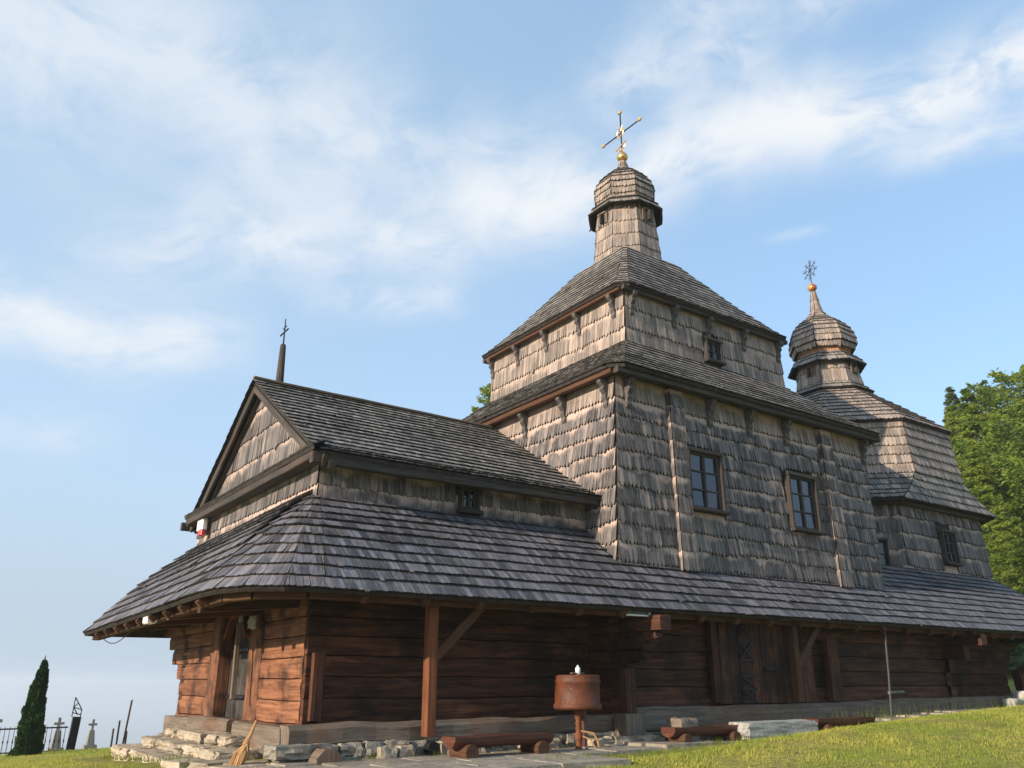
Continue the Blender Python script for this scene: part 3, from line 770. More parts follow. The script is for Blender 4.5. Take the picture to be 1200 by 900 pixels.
def gold_cross(parent, ox, oy):
    mb = MB(); mb.beam((ox, oy, 13.05), (ox, oy, 14.36), .028, .036, up=V((0, 1, 0)), bev=.006, seg=4, wob=0); mb.beam((ox, oy-.66, 13.74), (ox, oy+.66, 13.74), .028, .034, bev=.006, seg=4, wob=0)
    cr = mb.build('cross', M['iron'], parent)
    mb = MB()
    def ball(p, r):
        mb.stone(p, r*2, r*2, r*2, 1, box=.0, rough=0., n=3)
    for p in ((ox, oy, 14.40), (ox, oy-.71, 13.74), (ox, oy+.71, 13.74)):
        ball(p, .045)
        for q in ((0, .06, 0), (0, -.06, 0), (0, 0, .06)): ball(V(p)+V(q), .024)
        mb.build('cross_tip', M['gold'], parent); mb = MB()
    pts = [(ox-.03, oy+.12*math.cos(t), 13.74+.12*math.sin(t)) for t in [k*math.pi/8 for k in range(17)]]
    mb.tube(pts, .014, 6, cap=False)
    for t in range(8):
        a = t*math.pi/4+.39; mb.tube([(ox-.03, oy+.06*math.cos(a), 13.74+.06*math.sin(a)), (ox-.03, oy+.22*math.cos(a), 13.74+.22*math.sin(a))], [.012, .004], 5)
    mb.beam((ox-.03, oy+.2, 13.28), (ox-.03, oy-.2, 13.40), .02, .04, seg=1, bev=.004)
    mb.tube([(ox-.03, oy+.17*math.cos(t), 13.32-.12*math.sin(t)) for t in [k*math.pi/8 for k in range(9)]], [.006, .012, .018, .022, .024, .022, .018, .012, .006], 6)
    mb.build('gilding', M['gold'], cr)
gold_cross(c1, ox, oy)

# altar (east) part -------------------------------------------------------------
def cutoct(z, hx, hy, cx_, cy_):       # half sizes and cut lengths
    x0, x1, y0, y1 = AXC-hx, AXC+hx, AYC-hy, AYC+hy
    return [V((x0+cx_, y0, z)), V((x1-cx_, y0, z)), V((x1, y0+cy_, z)), V((x1, y1-cy_, z)), V((x1-cx_, y1, z)), V((x0+cx_, y1, z)), V((x0, y1-cy_, z)), V((x0, y0+cy_, z))]
w5 = (0, 20.66, 21.36, 2.72, 3.62)
mb = MB(); ring_shingles(mb, [cutoct(2.2, 2.70, 2.66, .72, .72), cutoct(4.2, 2.64, 2.60, .72, .72)], .40, .09, scal=.6, lift=.048, thick=.034, holes=[w5], under=0, wavy=.03)
mb.build('shingle_wall', [M['wall'], M['under']], CH)
window(20.74, 21.28, 2.80, 3.54, 10.85, 2, 3, .05)
window(0, .5, 0, .62, 0, 2, 2, .05, origin=(18.35, 11.5, 2.55), rz=-math.pi/4)
# wall link between nave and altar
mb = MB(); shingles(mb, [(16.2, 12.0, 2.2), (16.2, 12.0, 4.5)], [(18.5, 12.0, 2.2), (18.5, 12.0, 4.5)], .4, .1, scal=.4); mb.build('shingle_wall', [M['wall'], M['under']], CH); mb = MB(); shingles(mb, [(18.5, 15.1, 2.2), (18.5, 15.1, 4.5)], [(16.2, 15.1, 2.2), (16.2, 15.1, 4.5)], .4, .1, scal=.4)
mb.build('shingle_wall', [M['wall'], M['under']], CH)
mb = MB(); shingles(mb, [(16.3, 11.8, 4.45), (16.3, 13.54, 5.5)], [(18.9, 11.8, 4.45), (18.9, 13.54, 5.5)], .2, .09, scal=.15); shingles(mb, [(18.9, 15.3, 4.45), (18.9, 13.54, 5.5)], [(16.3, 15.3, 4.45), (16.3, 13.54, 5.5)], .2, .09, scal=.15)
mb.build('link_roof', [M['roof'], M['under']], CH)
e0 = cutoct(4.14, 2.98, 2.94, .80, .80)
bb = octo(AXC, AYC, 4.95, 2.74); bt = octo(AXC, AYC, 6.42, 2.58)
e1 = [a.lerp(b, .55) for a, b in zip(e0, bb)]
for a in e1: a.z = 4.48
mb = MB(); ring_shingles(mb, [e0, e1, bb], .235, .085, scal=.45, jit=.03, lift=.05, thick=.038)
mb.build('flared_eave', [M['roof'], M['under']], CH)
mb = MB(); ring_shingles(mb, [bb, bt], .235, .085, scal=.55, jit=.03, lift=.06, thick=.045)
mb.build('bell_roof', [M['dome'], M['under']], CH)
mb = MB(); ring_shingles(mb, [octo(AXC, AYC, 6.36, 2.70), octo(AXC, AYC, 6.62, 2.46), octo(AXC, AYC, 7.25, 1.7), octo(AXC, AYC, 7.85, .95)], .22, .09, scal=.4, jit=.03, lift=.048, thick=.036)
mb.build('cap_roof', [M['dome'], M['under']], CH)
mb = MB()
for k in range(8):
    a, b = [q.lerp(V((AXC, AYC, 4.1)), .075) for q in (e0[k], e0[(k+1) % 8])]; mb.beam((a.x, a.y, 4.10), (b.x, b.y, 4.10), .12, .12, seg=4)
mb.build('cornice', M['greyd'], CH)
d2 = {'label': 'lower rounder cupola over the altar end', 'drum': [(7.7, .93), (8.0, .88), (8.95, .76)],
      'eaves': [[(7.86, 1.10), (7.98, 1.0), (8.1, .86)], [(8.72, 1.03), (8.9, .92), (9.12, .70)]],
      'neck': [(9.05, .66), (9.36, .74)],
      'dome': [(9.26, .80), (9.40, .88), (9.68, .885), (9.92, .80), (10.12, .66), (10.28, .47), (10.42, .30), (10.56, .19), (10.7, .15)],
      'tip': [(10.68, .145), (11.0, .10), (11.36, .07)]}
c2, ox2, oy2 = cupola(AXC, AYC, d2, 'copper', 11.50, .14, lean=(-.018, .022), z0=7.7)
def wheel_cross(parent, ox, oy, zb):
    mb = MB(); mb.tube([(ox, oy, zb), (ox, oy, zb+.85)], [.016, .01], 6)
    c = V((ox, oy, zb+.5))
    for k in range(8):
        a = k*math.pi/4+.2; e = c+V((.12*math.cos(a), .34*math.cos(a), .34*math.sin(a))); mb.tube([c, e], [.012, .007], 5)
        for sg in (-.5, .5):
            e2 = c.lerp(e, .62); mb.tube([e2, e2+V((0, .12*math.cos(a+sg), .12*math.sin(a+sg)))], [.008, .005], 4)
    mb.tube([c+V((0, .17*math.cos(t), .17*math.sin(t))) for t in [k*math.pi/6 for k in range(13)]], .009, 5, cap=False)
    mb.build('cross', M['iron'], parent)
wheel_cross(c2, ox2, oy2, 11.6)
# small louvred openings in the drums
def niche(cx_, cy_, z, ap, ang, parent):
    mb = MB(); d = V((math.cos(ang), math.sin(ang), 0)); t = V((-d.y, d.x, 0)); c = V((cx_, cy_, z))+d*(ap+.03)
    mb.beam(c-V((0, 0, .13)), c+V((0, 0, .13)), .2, .05, up=t, seg=1); mb.build('louvre', M['under'], parent)
    mb = MB()
    for sg in (-1, 1): mb.beam(c+t*.12*sg-V((0, 0, .15)), c+t*.12*sg+V((0, 0, .15)), .03, .09, up=t, seg=1, bev=.004)
    mb.beam(c-t*.14+V((0, 0, .16)), c+t*.14+V((0, 0, .16)), .1, .03, seg=1, bev=.004); mb.build('louvre_frame', M['grey'], parent)
niche(13.07, 13.5, 10.85, .75, -math.pi/2, c1); niche(13.07, 13.5, 10.85, .75, math.pi, c1)
niche(AXC, AYC, 8.55, .83, -math.pi/2, c2); niche(AXC, AYC, 8.5, .83, math.pi, c2)

# ------------------------------------------------------------------ fixtures hung on the church
t = thing('light_fixture', (8.76, 9.28, .99), 'white rectangular light fixture with grey panel under the long south eave', 'light fixture')
mb = MB()
for a, b, w_, h_ in (((8.47, 9.28, 1.05), (9.05, 9.28, 1.05), .06, .02), ((8.47, 9.28, .93), (9.05, 9.28, .93), .06, .02)): mb.beam(a, b, w_, h_, seg=1, bev=.003, wob=0)
for x in (8.48, 9.04): mb.beam((x, 9.28, .945), (x, 9.28, 1.035), .02, .06, up=V((0, 1, 0)), seg=1, bev=.003, wob=0)
mb.build('housing', M['white'], t)
mb = MB(); mb.beam((8.49, 9.30, .99), (9.03, 9.30, .99), .02, .09, seg=1, bev=.003, wob=0); mb.build('panel', mat_plain('grey_green_panel', (.16, .19, .16), .4), t)
t = thing('floodlight', (2.9, 13.1, .86), 'small pale box floodlight under the west eave', 'floodlight')
mb = MB(); mb.beam((2.9, 13.0, .85), (2.9, 13.3, .85), .13, .11, seg=1, bev=.02, wob=0); mb.build('housing', M['white'], t)
mb = MB(); mb.beam((2.9, 13.15, .90), (2.96, 13.15, 1.02), .05, .05, up=V((0, 1, 0)), seg=1); mb.build('mount', M['iron'], t)
t = thing('alarm_siren', (4.13, 15.72, 2.72), 'white box alarm siren with red lamp below it on the upper west wall', 'siren')
mb = MB(); mb.beam((4.14, 15.72, 2.62), (4.14, 15.72, 2.86), .34, .1, up=V((1, 0, 0)), seg=1, bev=.02, wob=0); mb.build('housing', M['white'], t)
mb = MB(); mb.beam((4.13, 15.66, 2.52), (4.13, 15.66, 2.61), .22, .09, up=V((1, 0, 0)), seg=1, bev=.02, wob=0); mb.build('lamp', M['redp'], t)
mb = MB(); pts = [(3.05, lerp(15.0, 17.5, k/10), .80-.16*math.sin(math.pi*k/10)) for k in range(11)]; mb.tube(pts, .008, 5)
tag(mb.build('hanging_wire', M['iron']), 'thin dark wire sagging under the west eave', 'wire')
mb = MB(); mb.tube([(15.0, 9.2, .95), (14.93, 9.2, .2), (14.82, 9.2, -.62)], .022, 8)
w_ = mb.build('standpipe', mat_plain('galvanised_pipe', (.045, .045, .042), .6, .3)); tag(w_, 'thin grey pipe with a side tap standing against the log wall', 'pipe')
mb = MB(); mb.tube([(14.85, 9.2, -.17), (15.33, 9.2, -.16)], [.03, .022], 8); mb.build('tap', mat_plain('dull_tap_metal', (.12, .12, .115), .6, .3), w_)

# washstand tank ---------------------------------------------------------------
t = thing('water_tank', (7.6, 9.25, -.84), 'rust red round wash tank on a turned wooden leg by the log wall', 'water tank')
def lathe(mb, cx_, cy_, prof, n=28):
    vs = []; fs = []
    for z, r_ in prof:
        for k in range(n): vs.append(V((cx_+r_*math.cos(2*math.pi*k/n), cy_+r_*math.sin(2*math.pi*k/n), z)))
    for i in range(len(prof)-1):
        for k in range(n): fs.append((i*n+k, i*n+(k+1) % n, (i+1)*n+(k+1) % n, (i+1)*n+k))
    mb.mesh(vs, fs)
mb = MB(); lathe(mb, 7.6, 9.25, [(-.33, .0), (-.33, .30), (-.34, .31), (-.31, .325), (-.28, .325), (-.26, .305), (-.02, .302), (.0, .315), (.03, .315), (.045, .305), (.07, .31), (.085, .31), (.09, .31), (.10, .28), (.105, 0.)], 36)
mb.build('tank', M['tank'], t, smooth=True)
mb = MB(); lathe(mb, 7.58, 9.22, [(-.84, .05), (-.82, .055), (-.8, .04), (-.74, .035), (-.7, .05), (-.64, .055), (-.6, .03), (-.57, .045), (-.54, .03), (-.51, .045), (-.48, .03), (-.42, .05), (-.38, .055), (-.33, .06)], 16)
mb.build('leg', M['warm'], t, smooth=True)
mb = MB(); mb.beam((7.83, 9.4, -.84), (7.83, 9.4, -.32), .07, .05, up=V((0, 1, 0))); mb.build('leg', M['red'], t)
mb = MB(); mb.tube([(7.6, 9.2, -.60), (7.74, 9.1, -.63), (7.79, 9.08, -.72), (7.80, 9.07, -.82)], .014, 7); mb.tube([(7.6, 9.18, -.66), (7.68, 9.1, -.70), (7.72, 9.06, -.80)], .010, 7); mb.build('hose', M['straw'], t)
t = thing('soap_bottle', (7.62, 9.25, .105), 'small white bottle standing on top of the rust red tank', 'bottle')
mb = MB(); lathe(mb, 7.62, 9.25, [(.104, 0.), (.104, .035), (.19, .035), (.20, .02), (.21, .012), (.225, .012), (.225, 0)], 14); mb.build('bottle_body', M['white'], t, smooth=True)
mb = MB(); mb.beam((7.5, 9.25, .115), (7.72, 9.25, .118), .05, .02, seg=1); mb.build('soap_dish', M['grey'], t)

# benches, slab, blocks ----------------------------------------------------------
def bench(x0, x1, y, z, zg0, mat, label, hh=.13, legs=((.14, .12), (.86, .12))):
    t = thing('log_bench', ((x0+x1)/2, y, zg0), label, 'bench', 'low log benches along the south wall')
    mb = MB()
    # half-round log seat
    n = 9; seg = 10; vs = []; fs = []; us = []; o1 = rnd()*40
    for i in range(seg+1):
        x = lerp(x0, x1, i/seg); wob = .012*nz(x*2+o1)
        for k in range(n):
            a = math.pi*k/(n-1); vs.append(V((x, y-.15*math.cos(a), z-hh*math.sin(a)+wob)))
    for i in range(seg):
        for k in range(n):
            A = i*n+k; B = i*n+(k+1) % n; fs.append((A, B, B+n, A+n)); u0 = o1+(x1-x0)*i/seg; u1 = o1+(x1-x0)*(i+1)/seg; us.append([(u0, k*.05), (u0, k*.05+.05), (u1, k*.05+.05), (u1, k*.05)])
    fs.append(tuple(range(n))[::-1]); us.append([(o1, .1*math.sin(k)) for k in range(n)]); fs.append(tuple(seg*n+k for k in range(n))); us.append([(o1, .1*math.sin(k)) for k in range(n)])
    mb.mesh(vs, fs, us); mb.build('seat', mat, t)
    for (f, r_) in legs:
        x = lerp(x0, x1, f); mb = MB(); zc = (zg0+z-hh*.6)/2; mb.tube([(x, y-.2, zc), (x, y+.18, zc)], max(.05, (z-hh*.6-zg0)/2), 14); mb.build('leg', M['rafter'], t)
bench(5.5, 6.95, 9.08, -.60, -.86, M['red'], 'red brown half log bench on round log ends, left of the wash tank')
bench(8.9, 10.28, 8.9, -.58, -.80, M['red'], 'dark half log bench between the wash tank and the pale stone slab')
bench(12.15, 13.7, 8.95, -.545, -.74, M['red'], 'dark red low bench just right of the pale stone slab, half hidden by grass')
mb = MB(); mb.stone((10.97, 8.75, -.66), 1.62, .42, .24, 51, box=.9, n=8, rough=.05); tag(mb.build('stone_slab', M['slab']), 'long pale grey stone slab lying between the two dark benches', 'stone slab')
mb = MB(); mb.stone((9.28, 8.98, -.62), .34, .3, .3, 61, box=.85, n=5); tag(mb.build('wood_block', M['grey']), 'short grey block standing behind the middle log bench', 'block')
for i, (x, y, z, a, b, c, lab) in enumerate([(20.3, 9.35, -.33, .55, .4, .34, 'largest pale rock at the right end of the church wall'), (19.75, 9.4, -.42, .4, .3, .22, 'small pale rock left of the largest one by the wall end'), (21.0, 9.2, -.30, .6, .4, .36, 'pale rock at the far right edge beside the lawn'), (10.05, 9.2, -.72, .3, .25, .2, 'small grey rock at the left end of the stone slab')]):
    mb = MB(); mb.stone((x, y, z), a, b, c, i+70, box=.6, n=5); tag(mb.build('rock', M['slab' if i != 3 else 'stoned']), lab, 'rock', 'loose rocks by the wall')

# stone steps to the west door -----------------------------------------------------
t = thing('stone_steps', (3.2, 13., -1.0), 'three tiers of rough pale limestone steps before the west door', 'steps')
def tier(x0, x1, y0, y1, z0, z1, seed):
    mb = MB(); q = seed*100
    def run(p0, p1, zz0, zz1, sz, dep=.45):
        nonlocal q
        p0, p1 = V(p0), V(p1); L = (p1-p0).length; d = (p1-p0).normalized(); rz = math.atan2(d.y, d.x); x = 0.
        while x < L-.05:
            w_ = min(uni(*sz), L-x+.08); c = p0+d*(x+w_/2); q += 1
            mb.stone((c.x+uni(-.02, .02), c.y+uni(-.02, .02), (zz0+zz1)/2), w_*1.03, dep*uni(.9, 1.1), (zz1-zz0)*1.05, q, box=.7, rz=rz+uni(-.06, .06), n=5, rough=.14); x += w_
    zm = z1-.12
    for (zz0, zz1, sz) in ((z0, zm, (.18, .5)), (zm, z1, (.3, .75))):
        run((x0+.2, y1, 0), (x0+.2, y0, 0), zz0, zz1, sz); run((x0+.1, y0+.2, 0), (x1, y0+.2, 0), zz0, zz1, sz); run((x0+.1, y1-.2, 0), (x1, y1-.2, 0), zz0, zz1, sz)
    x = x0+.6
    while x < x1:      # treads
        run((x, y1-.4, 0), (x, y0+.4, 0), z1-.14, z1-.01, (.4, .8), .5); x += .45
    o = mb.build('step', M['stone'], t); return o
tier(3.05, 4.2, 10.5, 15.2, -1.30, -.91, 1)
tier(3.38, 4.2, 10.9, 14.8, -.97, -.78, 2)
tier(3.66, 4.2, 11.6, 14.6, -.82, -.655, 3)
mb = MB()
for i, (x, y, w_) in enumerate(((3.3, 10.6, .6), (3.5, 10.25, .5), (3.85, 9.75, .5), (3.05, 10.9, .5), (3.6, 9.4, .5), (4.1, 9.25, .55), (3.3, 9.9, .55))): mb.stone((x, y, -.93), w_, .42, .16, i+500, box=.75, rz=uni(-.4, .4))
mb.build('kerb_stone', M['stone'], t)
# broom
bl, tp_ = V((3.34, 10.0, -.88)), V((3.98, 10.45, -.36))
rz_ = 0.
t = thing('straw_broom', bl, 'yellow straw broom leaning on the threshold beside the stone steps', 'broom')
mb = MB()
b0 = V((3.34, 10.02, -.86)); b1 = V((3.42, 10.0, -.63)); b2 = V((3.52, 10.06, -.41))
for k in range(150):
    a = uni(0, 6.28); r_ = math.sqrt(rnd())*.14; e = b0+V((r_*math.cos(a)*.7, r_*math.sin(a), r_*.4*math.cos(a)+uni(-.02, .03)))
    m_ = b0.lerp(b1, .5)+V((r_*math.cos(a)*.6, r_*math.sin(a)*.8, 0)); mb.tube([b1+V((uni(-.02, .02), uni(-.03, .03), uni(-.02, .02))), m_, e], [.006, .006, .004], 4, cap=False)
mb.build('bristles', M['straw'], t)
mb = MB(); mb.tube([b1-V((.03, 0, .03)), b1.lerp(b2, .3), b2], [.032, .022, .015], 8); mb.build('handle', M['straw'], t)

# path -------------------------------------------------------------------------
mb = MB(); q = 900; y = 8.35
y = 7.75
row = 0
while y < 9.7:
    x = 1.8+uni(0, .4); dy = uni(.36, .5)
    while x < 19.5:
        w_ = uni(.5, 1.1); q += 1; lim = 8.35-.0*x
        skip = (y < 8.2 and x > 6.2) or (y < 8.6 and x > 10.5)
        if not skip:
            mb.stone((x+w_/2, y+dy/2+uni(-.02, .02), zg(x+w_/2, y+dy/2)-.015), w_*1.02, dy*1.05, .12, q, box=.93, rz=uni(-.02, .02), n=4, rough=.035)
        x += w_
    y += dy
tag(mb.build('path', M['paving']), kind='structure')

# ------------------------------------------------------------------ grass
import numpy as np
rng = np.random.default_rng(5)
def grass_mesh(n, region, hmin, hmax, wd, name):
    vs = np.zeros((n*3, 3), np.float32); c = 0
    xs, ys = region(n)
    a = rng.uniform(0, 2*math.pi, n); h = rng.uniform(hmin, hmax, n); l = rng.uniform(.0, .7, n); la = rng.uniform(0, 2*math.pi, n)
    zs = np.array([zg(float(x), float(y)) for x, y in zip(xs, ys)])-.01
    cl = np.sin(xs*3.1+np.sin(ys*2.3)*2)*np.sin(ys*3.7+np.sin(xs*1.9)*2); h = h*(1+.55*cl); h = np.where(rng.uniform(0, 1, n) < .02, h*2.2, h)
    dx, dy = np.cos(a)*wd/2, np.sin(a)*wd/2
    vs[0::3, 0] = xs-dx; vs[0::3, 1] = ys-dy; vs[0::3, 2] = zs
    vs[1::3, 0] = xs+dx; vs[1::3, 1] = ys+dy; vs[1::3, 2] = zs
    vs[2::3, 0] = xs+np.cos(la)*h*l; vs[2::3, 1] = ys+np.sin(la)*h*l; vs[2::3, 2] = zs+h
    me = bpy.data.meshes.new(name); me.vertices.add(n*3); me.vertices.foreach_set('co', vs.ravel())
    me.loops.add(n*3); me.loops.foreach_set('vertex_index', np.arange(n*3, dtype=np.int32))
    me.polygons.add(n); me.polygons.foreach_set('loop_start', np.arange(0, n*3, 3, dtype=np.int32)); me.polygons.foreach_set('loop_total', np.full(n, 3, dtype=np.int32))
    me.materials.append(M['blade']); me.update(calc_edges=True); me.validate()
    o = bpy.data.objects.new(name, me); C.objects.link(o); return tag(o, kind='stuff')
def reg_front(n):
    x = rng.uniform(3, 24, n*2); y = 8.15 - rng.uniform(0, 1, n*2)**1.4*8
    k = ((x > 6.4) | (y < 7.6)) & ((x < 10.2) | (y < 8.6))
    x, y = x[k], y[k]
    return x[:n], y[:n]
def reg_edge(n):
    x = rng.uniform(9.5, 23, n); return x, 8.15+rng.uniform(0, .5, n)
def reg_west(n):
    r_ = rng.uniform(0, 1, n); x = rng.uniform(-2.5, 9, n); return x, 11.5+r_**1.3*17
def make_grass():
    a = reg_front(170000); b = reg_edge(9000); c = reg_west(120000)
    k = (c[0] < 2.7) | (c[1] > 17.5); c = (c[0][k], c[1][k])
    xs = np.concatenate([a[0], b[0], c[0]]); ys = np.concatenate([a[1], b[1], c[1]])
    return grass_mesh(len(xs), lambda n: (xs, ys), .012, .05, .010, 'grass')
make_grass()
mb = MB()
for k in range(90):
    x, y = uni(7, 20), uni(4, 8); z = zg(x, y)+.035; l = uni(.012, .028); a = uni(0, 6.28); u = V((math.cos(a), math.sin(a), uni(-.2, .3)))*l; w2 = V((-math.sin(a), math.cos(a), .2))*l*.6; c = V((x, y, z)); mb.face([c-u, c+w2, c+u, c-w2])
tag(mb.build('fallen_leaves', mat_leaf('dry_leaf', (.5, .26, .07), (.42, .18, .05), (.3, .12, .04), .2)), kind='stuff')
# tall weeds at the wall foot
mb = MB()
for k in range(420):
    x = random.choice([uni(13.5, 20), uni(12.2, 15), uni(19, 21)]); y = uni(9.0, 9.45); z = zg(x, y); h = uni(.08, .34); a = uni(0, 6.28); w_ = .009
    mb.face([V((x-w_, y, z)), V((x+w_, y, z)), V((x+.25*h*math.cos(a), y+.25*h*math.sin(a), z+h))])
for k in range(700):
    m_ = k % 3
    if m_ == 0: x, y = uni(2.9, 3.1), uni(10.5, 15.4)
    elif m_ == 1: x, y = uni(3.9, 9), 9.55+uni(-.08, .05)
    else: x, y = uni(6.2, 10.5), 8.15+uni(-.1, .3)
    z = zg(x, y)+.02; h = uni(.03, .12); a = uni(0, 6.28); w_ = .006
    mb.face([V((x-w_, y, z)), V((x+w_, y, z)), V((x+.4*h*math.cos(a), y+.4*h*math.sin(a), z+h))])
tag(mb.build('weeds', M['blade']), kind='stuff')

# ------------------------------------------------------------------ trees
def leaf_tree(name, base, h, r, label, cat, group, seed, mat, nb=90, leaf=.22, per=110, kind='round', crown0=.15, trunk=.16):
    random.seed(seed); bx, by, bz = base
    t = thing(name, base, label, cat, group)
    mb = MB(); tp = []
    for k in range(8): f = k/7; tp.append((bx+.25*nz(f*2, seed), by+.25*nz(f*2, seed+9), bz+h*.97*f))
    mb.tube(tp, [trunk*(1-.93*k/7) for k in range(8)], 9)
    limbs = []
    for k in range(nb):
        f = crown0+(1-crown0)*((k+rnd())/nb); z = bz+h*f; a = k*2.4+uni(-.4, .4)
        if kind == 'cone': rr = r*(1-(f-crown0)/(1-crown0))**.8*uni(.65, 1.08)+.12
        else: g = (f-crown0)/(1-crown0); rr = r*(math.sin(math.pi*min(1., .12+g*.9))**.6)*uni(.6, 1.1)+.15
        up = -.15*rr if kind == 'cone' else .35*rr
        p0 = V((bx, by, z)); p1 = p0+V((math.cos(a)*rr, math.sin(a)*rr, up+uni(-.2, .2)))
        mb.tube([p0, p0.lerp(p1, .5)+V((0, 0, .06*rr)), p1], [trunk*.22*(1-f*.6), .02, .006], 5, cap=False); limbs.append((p0, p1, rr))
    mb.build('trunk', M['bark'], t)
    mb = MB(); fs = []; vs = []
    for (p0, p1, rr) in limbs:
        nl = int(per*(.35+rr/r)); d = (p1-p0).normalized(); sd = V((-d.y, d.x, 0))
        for q in range(nl):
            f = rnd()**.6; c = p0.lerp(p1, f); sp = (.30*rr*(1.15-f)+.14)
            c = c+sd*random.gauss(0, sp*.6)+V((0, 0, random.gauss(0, sp*.28)-(.10*rr*f if kind == 'cone' else 0)))
            l = leaf*uni(.5, 1.25); a1, a2 = uni(0, 6.28), uni(-.7, .7)
            u = V((math.cos(a1)*math.cos(a2), math.sin(a1)*math.cos(a2), math.sin(a2)))*l; w_ = u.cross(V((uni(-1, 1), uni(-1, 1), uni(.2, 1)))).normalized()*l*.38
            b = len(vs); vs += [c-u*.5, c+w_*.5, c+u*.5, c-w_*.5]; fs.append((b, b+1, b+2, b+3))
    mb.mesh(vs, fs, [[(0, 0)]*4]*len(fs)); mb.build('crown', mat, t)
    return t
def copy_tree(src, base, label, rz, s_):
    o = src.copy(); C.objects.link(o); o.location = base; o['label'] = label; o.rotation_euler = (0, 0, rz); o.scale = (s_, s_, s_)
    for ch in list(src.children):
        c = ch.copy(); C.objects.link(c); c.parent = o
    return o
G1 = 'trees behind the church'
def tz(x, y): return zg(x, y)-.1
ta = leaf_tree('larch_tree', (44., 20.3, tz(44., 20.3)), 13.0, 4.0, 'yellow green larch right of the altar roof, second tallest of the grove', 'tree', G1, 11, M['leaf'], 120, .26, 330, 'cone', .03)
tb = leaf_tree('broadleaf_tree', (47.5, 18.6, tz(47, 18.6)), 14.2, 5.0, 'tallest bright green broadleaf tree at the right edge of the photo', 'tree', G1, 12, M['leaf'], 130, .28, 330, 'round', .04)
td = leaf_tree('spruce_tree', (50., 24.0, tz(50, 24.0)), 14.6, 3.0, 'dark spruce with a narrow tip rising just right of the bell roof', 'tree', G1, 13, M['needle'], 120, .24, 220, 'cone', .05)
copy_tree(td, (50.5, 22.2, tz(50.5, 22.2)), 'dark spruce tip showing between the larch and the tall broadleaf tree', 2., 1.0)
copy_tree(ta, (38.5, 18.0, tz(38.5, 18.)), 'nearest yellow green larch low behind the altar wall', 1.1, .72)
copy_tree(tb, (41.5, 17.0, tz(41.5, 17.)), 'bright green tree in front of the grove at the right frame edge', 4.1, .78)
copy_tree(ta, (56., 20.5, tz(56, 20.5)), 'larch at the back of the grove behind the tallest tree', 3.3, 1.15)
copy_tree(tb, (52., 29., tz(52, 29)), 'broadleaf tree hidden low behind the bell roof', .6, .8)
copy_tree(tb, (46., 12., tz(46, 12)), 'broadleaf tree beyond the right frame edge of the grove', 5., .95)
copy_tree(ta, (46.2, 22.3, tz(46.2, 22.3)), 'larch whose slope meets the edge of the bell roof', 2.4, .98)
copy_tree(ta, (40., 20.4, tz(40, 20.4)), 'larch close behind the east end of the altar wall', 4.4, .74)
copy_tree(ta, (36.0, 16.2, tz(36, 16.2)), 'small larch nearest the east end of the skirt roof', 5.3, .5)
random.seed(99)
leaf_tree('birch_tree', (18.45, 26.7, tz(18.45, 26.7)), 13.6, 1.75, 'tree behind the nave with its top showing left of the upper tier', 'tree', None, 21, M['leaf'], 90, .17, 260, 'round', .35)
# hedge-like undergrowth of the slope behind
mb = MB(); random.seed(5)
for k in range(9000):
    x = uni(30, 44); y = x*.46+uni(-6, 6); z = zg(x, y)+uni(0, 1.5)*uni(.2, 1); l = uni(.1, .3); a = uni(0, 6.28)
    u = V((math.cos(a), math.sin(a), uni(-.5, .5)))*l; w_ = u.cross(V((uni(-1, 1), uni(-1, 1), 1))).normalized()*l*.5; c = V((x, y, z)); mb.face([c-u, c+w_, c+u, c-w_])
tag(mb.build('undergrowth', M['needle']), kind='stuff')

# clipped thuja
def thuja():
    random.seed(31); bx, by = 2.85, 23.2; bz = zg(bx, by)-.1; H = 2.15
    t = thing('thuja_tree', (bx, by, bz), 'dark green narrow columnar thuja before the iron fence at far left', 'tree')
    mb = MB(); mb.tube([(bx, by, bz), (bx+.1, by, bz+H*.8)], [.05, .02], 8); mb.build('trunk', M['bark'], t)
    mb = MB()
    for k in range(15000):
        f = rnd()**1.25; z = bz+.04+H*f*.97; a = uni(0, 6.28); r_ = .27*(1-f)**.5*(1+.12*math.sin(a*3+f*9)+.30*nz(a*1.9, f*13))
        if f > .9: r_ *= .8
        r_ *= uni(.6, 1.12)**.5; cx_ = bx+.06*f; c = V((cx_+r_*math.cos(a), by+r_*math.sin(a), z)); l = uni(.04, .11)
        u = V((math.cos(a)*.5+uni(-.4, .4), math.sin(a)*.5+uni(-.4, .4), uni(.5, 1.2)))*l; w_ = u.cross(V((uni(-1, 1), uni(-1, 1), uni(-.3, .3)))).normalized()*l*.35; mb.face([c-u*.5, c+w_, c+u*.5, c-w_])
    for (dx, h_) in ((.0, .22), (.07, .1), (-.05, .12)):
        for k in range(40): f = rnd(); c = V((bx+.055+dx*(1-.3*f)+uni(-.03, .03)*(1-f), by+uni(-.02, .02), bz+H*.93+h_*f+.02)); mb.face([c-V((.012, 0, .03)), c+V((.012, 0, -.02)), c+V((0, 0, .05))])
    mb.build('crown', M['thuja'], t)
thuja()

